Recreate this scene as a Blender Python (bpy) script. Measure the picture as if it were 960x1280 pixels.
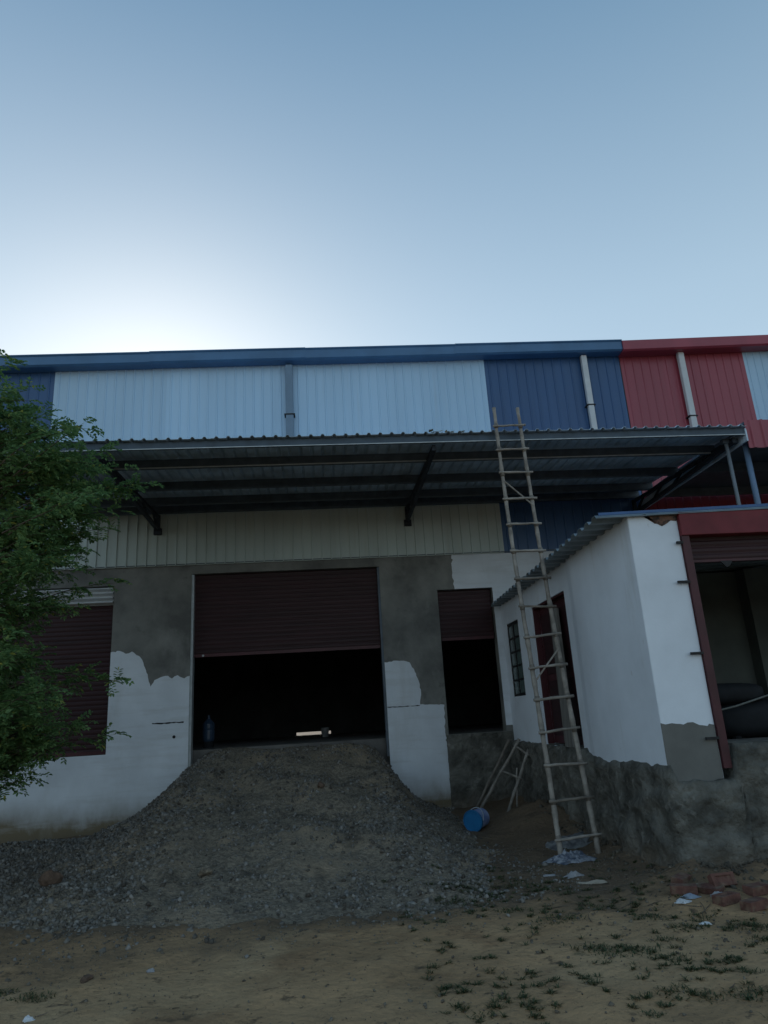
import bpy, bmesh, math, random
import numpy as np
from mathutils import Vector, Matrix, noise

for o in list(bpy.data.objects):
    bpy.data.objects.remove(o, do_unlink=True)
S = bpy.context.scene
COL = S.collection
R = math.radians

# ------------------------------------------------------------------ camera
cam = bpy.data.cameras.new('camera')
cam.sensor_fit = 'VERTICAL'
cam.sensor_height = 36.0
cam.lens = 873.0 / 1280.0 * 36.0
cam.clip_start = 0.05
cam.clip_end = 6000
camo = bpy.data.objects.new('camera', cam)
COL.objects.link(camo)
CM = Matrix(((0.9952745, 0.0337119, -0.0910619),
             (-0.0776611, -0.2865804, -0.9549034),
             (-0.0582882, 0.9574629, -0.2826080))).to_4x4()
CM.translation = (0, 0, 1.65)
camo.matrix_world = CM
S.camera = camo

# ------------------------------------------------------------------ sky, sun, exposure
SUN_AZ, SUN_EL = -13.6, 22.0           # degrees; azimuth from +Y towards +X
W = bpy.data.worlds.new('World')
S.world = W
W.use_nodes = True
wn = W.node_tree
bg = wn.nodes['Background']
sky = wn.nodes.new('ShaderNodeTexSky')
sky.sky_type = 'NISHITA'
sky.sun_disc = False
sky.sun_elevation = R(SUN_EL)
sky.sun_rotation = R(SUN_AZ)
sky.altitude = 0
sky.air_density = 1.0
sky.dust_density = 0.9
sky.ozone_density = 2.0
# thin even haze over the whole sky
veil = wn.nodes.new('ShaderNodeMix')
veil.data_type = 'RGBA'
veil.inputs[0].default_value = 0.62
vc = wn.nodes.new('ShaderNodeTexCoord')
vs_ = wn.nodes.new('ShaderNodeSeparateXYZ')
wn.links.new(vc.outputs['Generated'], vs_.inputs[0])
vr = wn.nodes.new('ShaderNodeValToRGB')          # haze is paler towards the horizon, all the way round
vr.color_ramp.elements[0].position, vr.color_ramp.elements[0].color = 0.0, (0.80, 0.95, 1.0, 1)
vr.color_ramp.elements[1].position, vr.color_ramp.elements[1].color = 1.0, (0.10, 0.22, 0.38, 1)
k = vr.color_ramp.elements.new(0.5)
k.color = (0.46, 0.63, 0.74, 1)
k = vr.color_ramp.elements.new(0.8)
k.color = (0.15, 0.30, 0.44, 1)
wn.links.new(vs_.outputs[2], vr.inputs[0])
vm = wn.nodes.new('ShaderNodeVectorMath')
vm.operation = 'SCALE'
vm.inputs['Scale'].default_value = 9.0
wn.links.new(vr.outputs[0], vm.inputs[0])
wn.links.new(vm.outputs[0], veil.inputs[7])
wn.links.new(sky.outputs[0], veil.inputs[6])
wn.links.new(veil.outputs[2], bg.inputs[0])
bg.inputs[1].default_value = 0.1

sl = bpy.data.lights.new('sun', 'SUN')
sl.energy = 3.0
sl.angle = R(0.53)
sl.color = (1.0, 0.93, 0.83)
so = bpy.data.objects.new('sun', sl)
COL.objects.link(so)
sv = Vector((math.sin(R(SUN_AZ)) * math.cos(R(SUN_EL)), math.cos(R(SUN_AZ)) * math.cos(R(SUN_EL)), math.sin(R(SUN_EL))))
so.rotation_euler = sv.to_track_quat('Z', 'Y').to_euler()
so.location = sv * 60

S.view_settings.view_transform = 'Standard'
S.view_settings.look = 'None'
S.view_settings.gamma = 1.0
S.view_settings.use_curve_mapping = False
S.view_settings.exposure = 0.35
S.render.engine = 'CYCLES'
S.cycles.max_bounces = 6
S.cycles.diffuse_bounces = 4
S.cycles.use_denoising = True

# ------------------------------------------------------------------ materials
MATS = {}


def mat(name, col, rough=0.8, metal=0.0, var=0.15, scale=3.0, bump=0.0, bscale=40.0, col2=None, spec=0.3,
        detail=6.0, lo=0.35, hi=0.65, bdist=0.01, streak=None, sub=None):
    """Principled material, base colour mottled by object-space noise."""
    m = bpy.data.materials.new(name)
    m.use_nodes = True
    nt = m.node_tree
    b = nt.nodes['Principled BSDF']
    b.inputs['Roughness'].default_value = rough
    b.inputs['Metallic'].default_value = metal
    b.inputs['Specular IOR Level'].default_value = spec
    geo = nt.nodes.new('ShaderNodeNewGeometry')
    src = geo.outputs['Position']
    if streak:
        mp = nt.nodes.new('ShaderNodeMapping')
        mp.inputs['Scale'].default_value = streak
        nt.links.new(src, mp.inputs[0])
        src = mp.outputs[0]
    n = nt.nodes.new('ShaderNodeTexNoise')
    n.inputs['Scale'].default_value = scale
    n.inputs['Detail'].default_value = detail
    n.inputs['Roughness'].default_value = 0.6
    nt.links.new(src, n.inputs['Vector'])
    mr = nt.nodes.new('ShaderNodeMapRange')
    mr.inputs[1].default_value = lo
    mr.inputs[2].default_value = hi
    nt.links.new(n.outputs['Fac'], mr.inputs[0])
    mx = nt.nodes.new('ShaderNodeMix')
    mx.data_type = 'RGBA'
    if col2 is None:
        col2 = tuple(c * (1 - 2 * var) for c in col)
        c1 = tuple(min(1, c * (1 + var * 0.6)) for c in col)
    else:
        c1 = col
    mx.inputs[6].default_value = (*c1, 1)
    mx.inputs[7].default_value = (*col2, 1)
    nt.links.new(mr.outputs[0], mx.inputs[0])
    nt.links.new(mx.outputs[2], b.inputs['Base Color'])
    if bump:
        n2 = nt.nodes.new('ShaderNodeTexNoise')
        n2.inputs['Scale'].default_value = bscale
        n2.inputs['Detail'].default_value = 5
        nt.links.new(geo.outputs['Position'], n2.inputs['Vector'])
        bp = nt.nodes.new('ShaderNodeBump')
        bp.inputs['Strength'].default_value = bump
        bp.inputs['Distance'].default_value = bdist
        nt.links.new(n2.outputs['Fac'], bp.inputs['Height'])
        nt.links.new(bp.outputs[0], b.inputs['Normal'])
    MATS[name] = m
    return m


def add_layer(m, col, fn):
    """mix another colour over the base colour; fn(nt, pos_socket) returns the mask socket"""
    nt = m.node_tree
    b = nt.nodes['Principled BSDF']
    old = b.inputs['Base Color'].links[0].from_socket
    geo = nt.nodes.new('ShaderNodeNewGeometry')
    mask = fn(nt, geo.outputs['Position'])
    mx = nt.nodes.new('ShaderNodeMix')
    mx.data_type = 'RGBA'
    mx.inputs[7].default_value = (*col, 1)
    nt.links.new(mask, mx.inputs[0])
    nt.links.new(old, mx.inputs[6])
    nt.links.new(mx.outputs[2], b.inputs['Base Color'])
    return m


def noise_mask(scale, lo, hi, mapping=(1, 1, 1), seed=0.0, detail=6, mul=1.0):
    def fn(nt, pos):
        mp = nt.nodes.new('ShaderNodeMapping')
        mp.inputs['Scale'].default_value = mapping
        mp.inputs['Location'].default_value = (seed, seed * 1.7, seed * 0.6)
        nt.links.new(pos, mp.inputs[0])
        n = nt.nodes.new('ShaderNodeTexNoise')
        n.inputs['Scale'].default_value = scale
        n.inputs['Detail'].default_value = detail
        n.inputs['Roughness'].default_value = 0.65
        nt.links.new(mp.outputs[0], n.inputs['Vector'])
        mr = nt.nodes.new('ShaderNodeMapRange')
        mr.inputs[1].default_value = lo
        mr.inputs[2].default_value = hi
        mr.inputs[4].default_value = mul
        nt.links.new(n.outputs['Fac'], mr.inputs[0])
        return mr.outputs[0]
    return fn


def splash_mask(z0, z1, scale=2.0, strength=0.8, seed=0.0):
    """soil splashed up a wall: strong at z0, gone by z1, broken up by noise"""
    def fn(nt, pos):
        sp = nt.nodes.new('ShaderNodeSeparateXYZ')
        nt.links.new(pos, sp.inputs[0])
        mr = nt.nodes.new('ShaderNodeMapRange')
        mr.inputs[1].default_value = z1
        mr.inputs[2].default_value = z0
        nt.links.new(sp.outputs[2], mr.inputs[0])
        nm = noise_mask(scale, 0.3, 0.7, (1, 1, 0.6), seed)(nt, pos)
        ma = nt.nodes.new('ShaderNodeMath')
        ma.operation = 'MULTIPLY_ADD'
        nt.links.new(nm, ma.inputs[0])
        ma.inputs[1].default_value = 0.9
        ma.inputs[2].default_value = -0.35
        ad = nt.nodes.new('ShaderNodeMath')
        ad.operation = 'ADD'
        nt.links.new(ma.outputs[0], ad.inputs[0])
        nt.links.new(mr.outputs[0], ad.inputs[1])
        mu = nt.nodes.new('ShaderNodeMath')
        mu.operation = 'MULTIPLY'
        nt.links.new(mr.outputs[0], mu.inputs[0])
        nt.links.new(ad.outputs[0], mu.inputs[1])
        m2 = nt.nodes.new('ShaderNodeMath')
        m2.operation = 'MULTIPLY'
        m2.use_clamp = True
        nt.links.new(mu.outputs[0], m2.inputs[0])
        m2.inputs[1].default_value = strength
        return m2.outputs[0]
    return fn


white_paint = mat('white_paint', (0.66, 0.70, 0.75), 0.75, var=0.06, scale=1.3, bump=0.25, bscale=55, bdist=0.004)
add_layer(white_paint, (0.17, 0.135, 0.085), splash_mask(0.10, 0.80, 1.6, 1.15))
add_layer(white_paint, (0.40, 0.40, 0.38), noise_mask(1.1, 0.55, 0.8, (1.5, 1.5, 0.35), 4.0, mul=0.5))
room_paint = mat('room_paint', (0.72, 0.77, 0.84), 0.7, var=0.06, scale=1.0, bump=0.25, bscale=45, bdist=0.004)
add_layer(room_paint, (0.36, 0.34, 0.30), noise_mask(1.4, 0.58, 0.8, (1.6, 1.6, 0.3), 9.0, mul=0.45))
add_layer(room_paint, (0.30, 0.27, 0.22), noise_mask(7.0, 0.66, 0.75, (1, 1, 0.5), 2.0, mul=0.6))
plaster = mat('cement_plaster', (0.20, 0.20, 0.185), 0.9, col2=(0.105, 0.105, 0.10), scale=1.5, bump=0.4, bscale=30, bdist=0.006)
add_layer(plaster, (0.28, 0.28, 0.26), noise_mask(0.9, 0.56, 0.72, (1, 1, 0.7), 3.0, mul=0.7))
add_layer(plaster, (0.07, 0.07, 0.065), noise_mask(2.6, 0.6, 0.72, (1, 1, 1.4), 8.0, mul=0.6))
add_layer(white_paint, (0.46, 0.47, 0.47), noise_mask(2.2, 0.50, 0.72, (0.5, 0.5, 4.0), 14.0, mul=0.45))
rough_cement = mat('rough_concrete', (0.17, 0.165, 0.145), 0.95, col2=(0.06, 0.058, 0.05), scale=3.5, bump=1.0, bscale=14, bdist=0.06)
add_layer(rough_cement, (0.30, 0.29, 0.26), noise_mask(5.0, 0.58, 0.70, (1, 1, 1), 6.0, mul=0.6))
add_layer(rough_cement, (0.15, 0.115, 0.08), splash_mask(0.05, 0.42, 3.5, 0.8, 3.0))
smooth_cement = mat('smooth_cement', (0.17, 0.17, 0.16), 0.85, var=0.1, scale=1.8, bump=0.2, bscale=40, bdist=0.003)
dirt_floor = mat('floor_concrete', (0.16, 0.15, 0.14), 0.9, var=0.2, scale=2)
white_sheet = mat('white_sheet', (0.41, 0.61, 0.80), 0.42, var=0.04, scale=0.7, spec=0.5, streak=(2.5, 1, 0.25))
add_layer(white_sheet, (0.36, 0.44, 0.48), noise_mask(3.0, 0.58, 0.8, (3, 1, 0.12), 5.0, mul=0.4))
cream_sheet = mat('cream_sheet', (0.47, 0.54, 0.52), 0.45, var=0.05, scale=0.7, spec=0.4, streak=(2.5, 1, 0.25))
add_layer(cream_sheet, (0.36, 0.36, 0.30), noise_mask(3.0, 0.55, 0.8, (3, 1, 0.2), 5.0, mul=0.5))
blue_sheet = mat('blue_sheet', (0.026, 0.085, 0.21), 0.4, var=0.08, scale=0.7, spec=0.5, streak=(2.5, 1, 0.25))
blue_trim = mat('blue_trim', (0.058, 0.155, 0.30), 0.4, var=0.08, scale=2, spec=0.5)
red_sheet = mat('red_sheet', (0.30, 0.05, 0.075), 0.36, var=0.08, scale=0.7, spec=0.5, streak=(2.5, 1, 0.25))
canopy_sheet = mat('canopy_sheet', (0.54, 0.67, 0.80), 0.5, var=0.15, scale=2.5, spec=0.4)
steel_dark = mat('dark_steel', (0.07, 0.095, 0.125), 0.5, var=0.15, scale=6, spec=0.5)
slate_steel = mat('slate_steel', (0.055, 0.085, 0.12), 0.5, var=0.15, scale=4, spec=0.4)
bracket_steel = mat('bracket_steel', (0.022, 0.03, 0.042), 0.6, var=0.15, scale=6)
galv = mat('galvanised_steel', (0.42, 0.46, 0.48), 0.4, metal=0.2, var=0.1, scale=9, spec=0.5)
pipe_white = mat('pale_pipe', (0.55, 0.58, 0.60), 0.4, var=0.05, scale=4)
pipe_blue = mat('blue_grey_pipe', (0.16, 0.24, 0.33), 0.4, var=0.05, scale=4)
maroon = mat('maroon_shutter', (0.033, 0.010, 0.0125), 0.55, var=0.15, scale=2.0, spec=0.35, streak=(0.6, 1, 6))
maroon_paint = mat('maroon_paint', (0.065, 0.015, 0.02), 0.5, var=0.15, scale=5, spec=0.4)
red_beam = mat('red_beam_paint', (0.17, 0.028, 0.036), 0.6, var=0.15, scale=3, spec=0.3)
add_layer(red_beam, (0.08, 0.05, 0.04), noise_mask(6, 0.62, 0.72, (1, 1, 1), 2.0, mul=0.6))
black_iron = mat('black_iron', (0.02, 0.02, 0.022), 0.6, var=0.2, scale=20)
roof_grey = mat('grey_roof_sheet', (0.20, 0.25, 0.28), 0.45, metal=0.1, var=0.2, scale=3, spec=0.5)
brick_red = mat('burnt_brick', (0.145, 0.070, 0.055), 0.95, var=0.2, scale=14, bump=0.5, bscale=90, bdist=0.004)
add_layer(brick_red, (0.20, 0.15, 0.105), noise_mask(11, 0.46, 0.62, seed=1.0, mul=0.7))
bamboo = mat('weathered_bamboo', (0.33, 0.30, 0.265), 0.75, col2=(0.17, 0.15, 0.13), scale=7, bump=0.3, bscale=60, bdist=0.004)
bamboo_dark = mat('dark_bamboo', (0.24, 0.21, 0.175), 0.8, col2=(0.12, 0.105, 0.09), scale=7, bump=0.3, bscale=60, bdist=0.004)
plank_wood = mat('grey_plank', (0.20, 0.19, 0.175), 0.85, col2=(0.12, 0.115, 0.105), scale=2.5, streak=(8, 8, 0.6))
glass_green = mat('dark_glass', (0.11, 0.15, 0.145), 0.15, var=0.1, scale=3, spec=0.5)
bucket_blue = mat('bucket_blue', (0.02, 0.15, 0.34), 0.4, var=0.08, scale=8)
bucket_pale = mat('bucket_pale', (0.30, 0.36, 0.55), 0.5, col2=(0.12, 0.19, 0.42), scale=9)
white_scrap = mat('white_plastic', (0.62, 0.64, 0.66), 0.5, var=0.1, scale=12)
grey_scrap = mat('grey_plaster_scrap', (0.32, 0.32, 0.33), 0.8, var=0.15, scale=12)
bag_mat = mat('cement_bag', (0.29, 0.30, 0.33), 0.7, col2=(0.07, 0.085, 0.12), scale=14, lo=0.42, hi=0.6)
machine_black = mat('machine_black', (0.012, 0.014, 0.017), 0.8, var=0.2, scale=5)
cord_grey = mat('pale_trim', (0.16, 0.17, 0.16), 0.6, var=0.1, scale=9)
inside_wall = mat('inside_wall', (0.12, 0.135, 0.125), 0.9, var=0.12, scale=1.5)
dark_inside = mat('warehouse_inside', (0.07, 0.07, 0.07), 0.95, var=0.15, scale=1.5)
stone_brown = mat('brown_stone', (0.13, 0.085, 0.06), 0.95, var=0.2, scale=14, bump=0.5, bscale=60)
bottle_blue = mat('bottle_blue', (0.035, 0.06, 0.10), 0.3, var=0.1, scale=9)



def vary_by_sheet(m, amount=0.10):
    """no two sheets have weathered quite alike"""
    nt = m.node_tree
    b = nt.nodes['Principled BSDF']
    old = b.inputs['Base Color'].links[0].from_socket
    oi = nt.nodes.new('ShaderNodeObjectInfo')
    mr = nt.nodes.new('ShaderNodeMapRange')
    mr.inputs[3].default_value = 1 - amount
    mr.inputs[4].default_value = 1.0
    nt.links.new(oi.outputs['Random'], mr.inputs[0])
    vm_ = nt.nodes.new('ShaderNodeVectorMath')
    vm_.operation = 'SCALE'
    nt.links.new(old, vm_.inputs[0])
    nt.links.new(mr.outputs[0], vm_.inputs['Scale'])
    nt.links.new(vm_.outputs[0], b.inputs['Base Color'])
    n = nt.nodes.new('ShaderNodeTexNoise')           # oil-canning: faint long waves in the metal
    n.inputs['Scale'].default_value = 1.3
    g = nt.nodes.new('ShaderNodeNewGeometry')
    nt.links.new(g.outputs['Position'], n.inputs['Vector'])
    bp = nt.nodes.new('ShaderNodeBump')
    bp.inputs['Strength'].default_value = 0.35
    bp.inputs['Distance'].default_value = 0.05
    nt.links.new(n.outputs['Fac'], bp.inputs['Height'])
    nt.links.new(bp.outputs[0], b.inputs['Normal'])


for m_ in (white_sheet, cream_sheet, blue_sheet, red_sheet, canopy_sheet, roof_grey):
    vary_by_sheet(m_)

# soil
soil = mat('sandy_soil', (0.40, 0.255, 0.135), 0.95, col2=(0.25, 0.158, 0.083), scale=1.1, bump=0.9, bscale=16, bdist=0.03, lo=0.38, hi=0.68)
add_layer(soil, (0.43, 0.295, 0.165), noise_mask(0.55, 0.52, 0.66, seed=2.0, mul=0.8))
add_layer(soil, (0.165, 0.088, 0.046), noise_mask(0.8, 0.56, 0.68, seed=11.0, mul=0.65))


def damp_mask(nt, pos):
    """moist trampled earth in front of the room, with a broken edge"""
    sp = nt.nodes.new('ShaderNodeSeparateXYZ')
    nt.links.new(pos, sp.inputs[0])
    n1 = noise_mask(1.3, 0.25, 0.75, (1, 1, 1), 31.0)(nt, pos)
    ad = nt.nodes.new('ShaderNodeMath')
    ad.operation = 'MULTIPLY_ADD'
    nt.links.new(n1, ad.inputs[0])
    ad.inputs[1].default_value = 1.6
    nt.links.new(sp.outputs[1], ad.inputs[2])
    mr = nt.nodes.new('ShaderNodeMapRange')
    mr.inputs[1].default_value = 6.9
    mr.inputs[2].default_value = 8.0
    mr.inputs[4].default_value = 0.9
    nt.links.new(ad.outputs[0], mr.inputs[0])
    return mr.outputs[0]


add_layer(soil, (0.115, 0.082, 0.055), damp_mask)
add_layer(soil, (0.050, 0.038, 0.028), noise_mask(7.0, 0.60, 0.70, (1, 1, 1), 7.0, mul=0.8))
add_layer(soil, (0.075, 0.055, 0.038), noise_mask(26.0, 0.60, 0.68, (1, 1, 1), 19.0, mul=0.7))
add_layer(soil, (0.045, 0.055, 0.028), noise_mask(4.0, 0.63, 0.72, (1, 1, 1), 15.0, mul=0.6))
gravel_bed = mat('gravel_bed', (0.26, 0.215, 0.158), 0.95, col2=(0.135, 0.112, 0.086), scale=22, bump=1.0, bscale=38, bdist=0.03, lo=0.4, hi=0.6)
add_layer(gravel_bed, (0.32, 0.245, 0.165), noise_mask(0.9, 0.5, 0.64, seed=3.0, mul=0.85))
add_layer(gravel_bed, (0.040, 0.036, 0.031), noise_mask(1.7, 0.58, 0.7, seed=13.0, mul=0.7))


def stone_mat():
    m = mat('gravel_stone', (0.17, 0.175, 0.175), 0.9, var=0.1, scale=30)
    nt = m.node_tree
    b = nt.nodes['Principled BSDF']
    g = nt.nodes.new('ShaderNodeNewGeometry')
    cr = nt.nodes.new('ShaderNodeValToRGB')
    e = cr.color_ramp.elements
    e[0].position, e[0].color = 0.0, (0.070, 0.058, 0.046, 1)
    e[1].position, e[1].color = 1.0, (0.270, 0.250, 0.225, 1)
    k = cr.color_ramp.elements.new(0.5)
    k.color = (0.160, 0.146, 0.126, 1)
    k = cr.color_ramp.elements.new(0.86)
    k.color = (0.20, 0.19, 0.175, 1)
    nt.links.new(g.outputs['Random Per Island'], cr.inputs[0])
    nt.links.new(cr.outputs[0], b.inputs['Base Color'])
    return m


gravel_stone = stone_mat()


def leaf_mat(name, stops, trans=0.35):
    m = bpy.data.materials.new(name)
    m.use_nodes = True
    nt = m.node_tree
    b = nt.nodes['Principled BSDF']
    out = nt.nodes['Material Output']
    g = nt.nodes.new('ShaderNodeNewGeometry')
    cr = nt.nodes.new('ShaderNodeValToRGB')
    els = cr.color_ramp.elements
    els[0].position, els[0].color = stops[0][0], (*stops[0][1], 1)
    els[1].position, els[1].color = stops[-1][0], (*stops[-1][1], 1)
    for p, c in stops[1:-1]:
        k = els.new(p)
        k.color = (*c, 1)
    nt.links.new(g.outputs['Random Per Island'], cr.inputs[0])
    nt.links.new(cr.outputs[0], b.inputs['Base Color'])
    b.inputs['Roughness'].default_value = 0.5
    b.inputs['Specular IOR Level'].default_value = 0.35
    tr = nt.nodes.new('ShaderNodeBsdfTranslucent')
    nt.links.new(cr.outputs[0], tr.inputs[0])
    ms = nt.nodes.new('ShaderNodeMixShader')
    ms.inputs[0].default_value = trans
    nt.links.new(b.outputs[0], ms.inputs[1])
    nt.links.new(tr.outputs[0], ms.inputs[2])
    nt.links.new(ms.outputs[0], out.inputs[0])
    MATS[name] = m
    return m


leaf_green = leaf_mat('tree_leaf', [(0, (0.080, 0.155, 0.060)), (0.5, (0.125, 0.235, 0.085)), (0.95, (0.19, 0.30, 0.11)), (1.0, (0.36, 0.36, 0.08))], 0.5)
grass_green = leaf_mat('grass_blade', [(0, (0.030, 0.050, 0.018)), (0.6, (0.055, 0.075, 0.028)), (1.0, (0.15, 0.125, 0.065))], 0.2)
bark = mat('bark', (0.09, 0.07, 0.05), 0.95, var=0.25, scale=12, bump=0.7, bscale=40)


# ------------------------------------------------------------------ mesh helpers
class MB:
    def __init__(self):
        self.v, self.f = [], []

    def add(self, vs, fs):
        k = len(self.v)
        self.v += [tuple(p) for p in vs]
        self.f += [tuple(i + k for i in f) for f in fs]
        return self

    def box(self, x0, x1, y0, y1, z0, z1):
        return self.add([(x0, y0, z0), (x1, y0, z0), (x1, y1, z0), (x0, y1, z0), (x0, y0, z1), (x1, y0, z1), (x1, y1, z1), (x0, y1, z1)],
                        [(0, 3, 2, 1), (4, 5, 6, 7), (0, 1, 5, 4), (1, 2, 6, 5), (2, 3, 7, 6), (3, 0, 4, 7)])

    def beam(self, a, b, w, h, up=(0, 0, 1)):
        a, b = Vector(a), Vector(b)
        d = (b - a).normalized()
        s = d.cross(Vector(up))
        if s.length < 1e-4:
            s = d.cross(Vector((1, 0, 0)))
        s.normalize()
        u = s.cross(d)
        vs = []
        for p in (a, b):
            for sx, sy in ((-1, -1), (1, -1), (1, 1), (-1, 1)):
                vs.append(p + s * (sx * w / 2) + u * (sy * h / 2))
        return self.add(vs, [(0, 1, 2, 3), (7, 6, 5, 4), (0, 4, 5, 1), (1, 5, 6, 2), (2, 6, 7, 3), (3, 7, 4, 0)])

    def tube(self, pts, rads, n=8, cap=True):
        pts = [Vector(p) for p in pts]
        if not isinstance(rads, (list, tuple)):
            rads = [rads] * len(pts)
        k = len(self.v)
        ref = None
        for i, p in enumerate(pts):
            d = (pts[min(i + 1, len(pts) - 1)] - pts[max(i - 1, 0)]).normalized()
            if ref is None:
                ref = d.orthogonal().normalized()
            ref = (ref - d * ref.dot(d)).normalized()
            s = d.cross(ref)
            for j in range(n):
                a = 2 * math.pi * j / n
                self.v.append(tuple(p + (ref * math.cos(a) + s * math.sin(a)) * rads[i]))
        for i in range(len(pts) - 1):
            for j in range(n):
                a, b = k + i * n + j, k + i * n + (j + 1) % n
                self.f.append((a, b, b + n, a + n))
        if cap:
            self.f.append(tuple(k + j for j in reversed(range(n))))
            e = k + (len(pts) - 1) * n
            self.f.append(tuple(e + j for j in range(n)))
        return self

    def mesh(self, name, m, smooth=False, fix=False):
        me = bpy.data.meshes.new(name)
        me.from_pydata(self.v, [], self.f)
        if fix:
            bm = bmesh.new()
            bm.from_mesh(me)
            bmesh.ops.recalc_face_normals(bm, faces=bm.faces)
            bm.to_mesh(me)
            bm.free()
        me.materials.append(m)
        if smooth:
            me.polygons.foreach_set('use_smooth', [True] * len(me.polygons))
        me.update()
        return me

    def build(self, name, m, parent=None, smooth=False, fix=False, bevel=0.0):
        return link(name, self.mesh(name, m, smooth, fix), parent, bevel=bevel)


def link(name, me, parent=None, loc=None, bevel=0.0):
    o = bpy.data.objects.new(name, me)
    COL.objects.link(o)
    if parent is not None:
        o.parent = parent
        o.matrix_parent_inverse = parent_world(parent).inverted()
    if loc is not None:
        o.location = loc
    if bevel:
        b = o.modifiers.new('bevel', 'BEVEL')
        b.width = bevel
        b.segments = 2
        b.limit_method = 'ANGLE'
    return o


def parent_world(o):
    m = Matrix.LocRotScale(o.location, o.rotation_euler, o.scale)
    if o.parent:
        m = parent_world(o.parent) @ o.matrix_parent_inverse @ m
    return m


def thing(name, label, cat, loc=(0, 0, 0), group=None):
    o = bpy.data.objects.new(name, None)
    COL.objects.link(o)
    o.location = loc
    o.empty_display_size = 0.2
    return tag(o, label, cat, group)


def tag(o, label, cat, group=None):
    o['label'] = label
    o['category'] = cat
    if group:
        o['group'] = group
    return o


def struct(o, label=None):
    o['kind'] = 'structure'
    if label:
        o['label'] = label
    return o


def clear(parent):
    return parent


def wall_holes(u0, u1, z0, z1, holes, fn, thick):
    """wall in a (u,z) plane with rectangular holes; fn(u,z,depth) gives world coords"""
    us = sorted({u0, u1, *[h[0] for h in holes], *[h[1] for h in holes]})
    zs = sorted({z0, z1, *[h[2] for h in holes], *[h[3] for h in holes]})
    us = [u for u in us if u0 <= u <= u1]
    zs = [z for z in zs if z0 <= z <= z1]

    def solid(i, j):
        if i < 0 or j < 0 or i >= len(us) - 1 or j >= len(zs) - 1:
            return False
        uc, zc = (us[i] + us[i + 1]) / 2, (zs[j] + zs[j + 1]) / 2
        return not any(h[0] < uc < h[1] and h[2] < zc < h[3] for h in holes)
    b = MB()
    for i in range(len(us) - 1):
        for j in range(len(zs) - 1):
            if not solid(i, j):
                continue
            a, c, d, e = us[i], us[i + 1], zs[j], zs[j + 1]
            P = [fn(a, d, 0), fn(c, d, 0), fn(c, e, 0), fn(a, e, 0), fn(a, d, thick), fn(c, d, thick), fn(c, e, thick), fn(a, e, thick)]
            F = [(0, 1, 2, 3), (7, 6, 5, 4)]
            if not solid(i - 1, j): F.append((0, 3, 7, 4))
            if not solid(i + 1, j): F.append((1, 5, 6, 2))
            if not solid(i, j - 1): F.append((0, 4, 5, 1))
            if not solid(i, j + 1): F.append((3, 2, 6, 7))
            b.add(P, F)
    return b


def ragged(pts, amp, step, rnd, closed=False):
    out = []
    for a, b in zip(pts, pts[1:]):
        L = math.hypot(b[0] - a[0], b[1] - a[1])
        n = max(1, int(L / step))
        for k in range(n):
            t = k / n
            j = amp if k else amp * 0.3
            out.append((a[0] + (b[0] - a[0]) * t + rnd.uniform(-j, j), a[1] + (b[1] - a[1]) * t + rnd.uniform(-j, j)))
    out.append(pts[-1])
    return out


def coat(name, outline, fn, thick, m, parent):
    """thin layer of paint or plaster with a traced outline, proud of the wall by thick"""
    n = len(outline)
    b = MB()
    front = [fn(u, z, -thick) for u, z in outline]
    back = [fn(u, z, 0.004) for u, z in outline]
    b.add(front + back, [tuple(range(n))] + [(i, n + i, n + (i + 1) % n, (i + 1) % n) for i in range(n)])
    return b.build(name, m, parent, fix=True)


def sheet_profile(width, nrib, rib_w=0.035, rib_h=0.028, top=0.018):
    """trapezoid ribs across a sheet: list of (u, height)"""
    pitch = width / nrib
    p = [(0.0, 0.0)]
    for i in range(nrib):
        c = pitch * (i + 0.5)
        p += [(c - rib_w, 0), (c - top, rib_h), (c + top, rib_h), (c + rib_w, 0)]
    p.append((width, 0.0))
    return p


def sheet_mesh(name, prof, length, m, mapper, thick=0.004):
    b = MB()
    n = len(prof)
    vs = []
    for t in (0.0, length):
        for u, h in prof:
            vs.append(mapper(u, t, h))
    for t in (0.0, length):
        for u, h in prof:
            vs.append(mapper(u, t, h - thick))
    fs = []
    for i in range(n - 1):
        fs.append((i, i + 1, n + i + 1, n + i))
        fs.append((2 * n + i, 3 * n + i, 3 * n + i + 1, 2 * n + i + 1))
        fs.append((i, 2 * n + i, 2 * n + i + 1, i + 1))
        fs.append((n + i, n + i + 1, 3 * n + i + 1, 3 * n + i))
    fs.append((0, n, 3 * n, 2 * n))
    fs.append((n - 1, 3 * n - 1, 4 * n - 1, 2 * n - 1))
    b.add(vs, fs)
    return b.mesh(name, m, fix=True)


def fbm(x, y, z=0.0, o=4):
    return noise.fractal(Vector((x, y, z)), 1.0, 2.0, o)


# ------------------------------------------------------------------ ground
def ramp_h(x, y):
    s = min(max((13.0 - y) / 6.4, 0.0), 1.0)
    zc = 1.27 * (1 - s) ** 1.12
    xc = -0.66 + 0.25 * s
    w = 1.62 + 0.15 * s
    if x > xc:
        d = x - xc - (w - 0.30 * s)
        L = 0.40 + 0.10 * s
    else:
        d = xc - x - w
        L = 0.55 + 1.1 * s
    dd = 0.14 * math.log1p(math.exp(min(d / 0.14, 40.0)))
    return zc * math.exp(-dd / L)


def heap_h(x, y):
    """low spread of stone along the left of the wall"""
    a = 1 / (1 + math.exp((x + 1.4) / 0.35))
    b = 1 / (1 + math.exp((7.45 + 0.25 * math.sin(x * 1.7) - y) / 0.30))
    b *= 1 - (1 / (1 + math.exp((12.25 + 0.15 * math.sin(x * 2.3) - y) / 0.09))) * (1 / (1 + math.exp((x + 3.5) / 0.12)))
    return 0.15 * a * b * (1 + 0.35 * fbm(x * 1.3, y * 1.3, 5))


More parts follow.
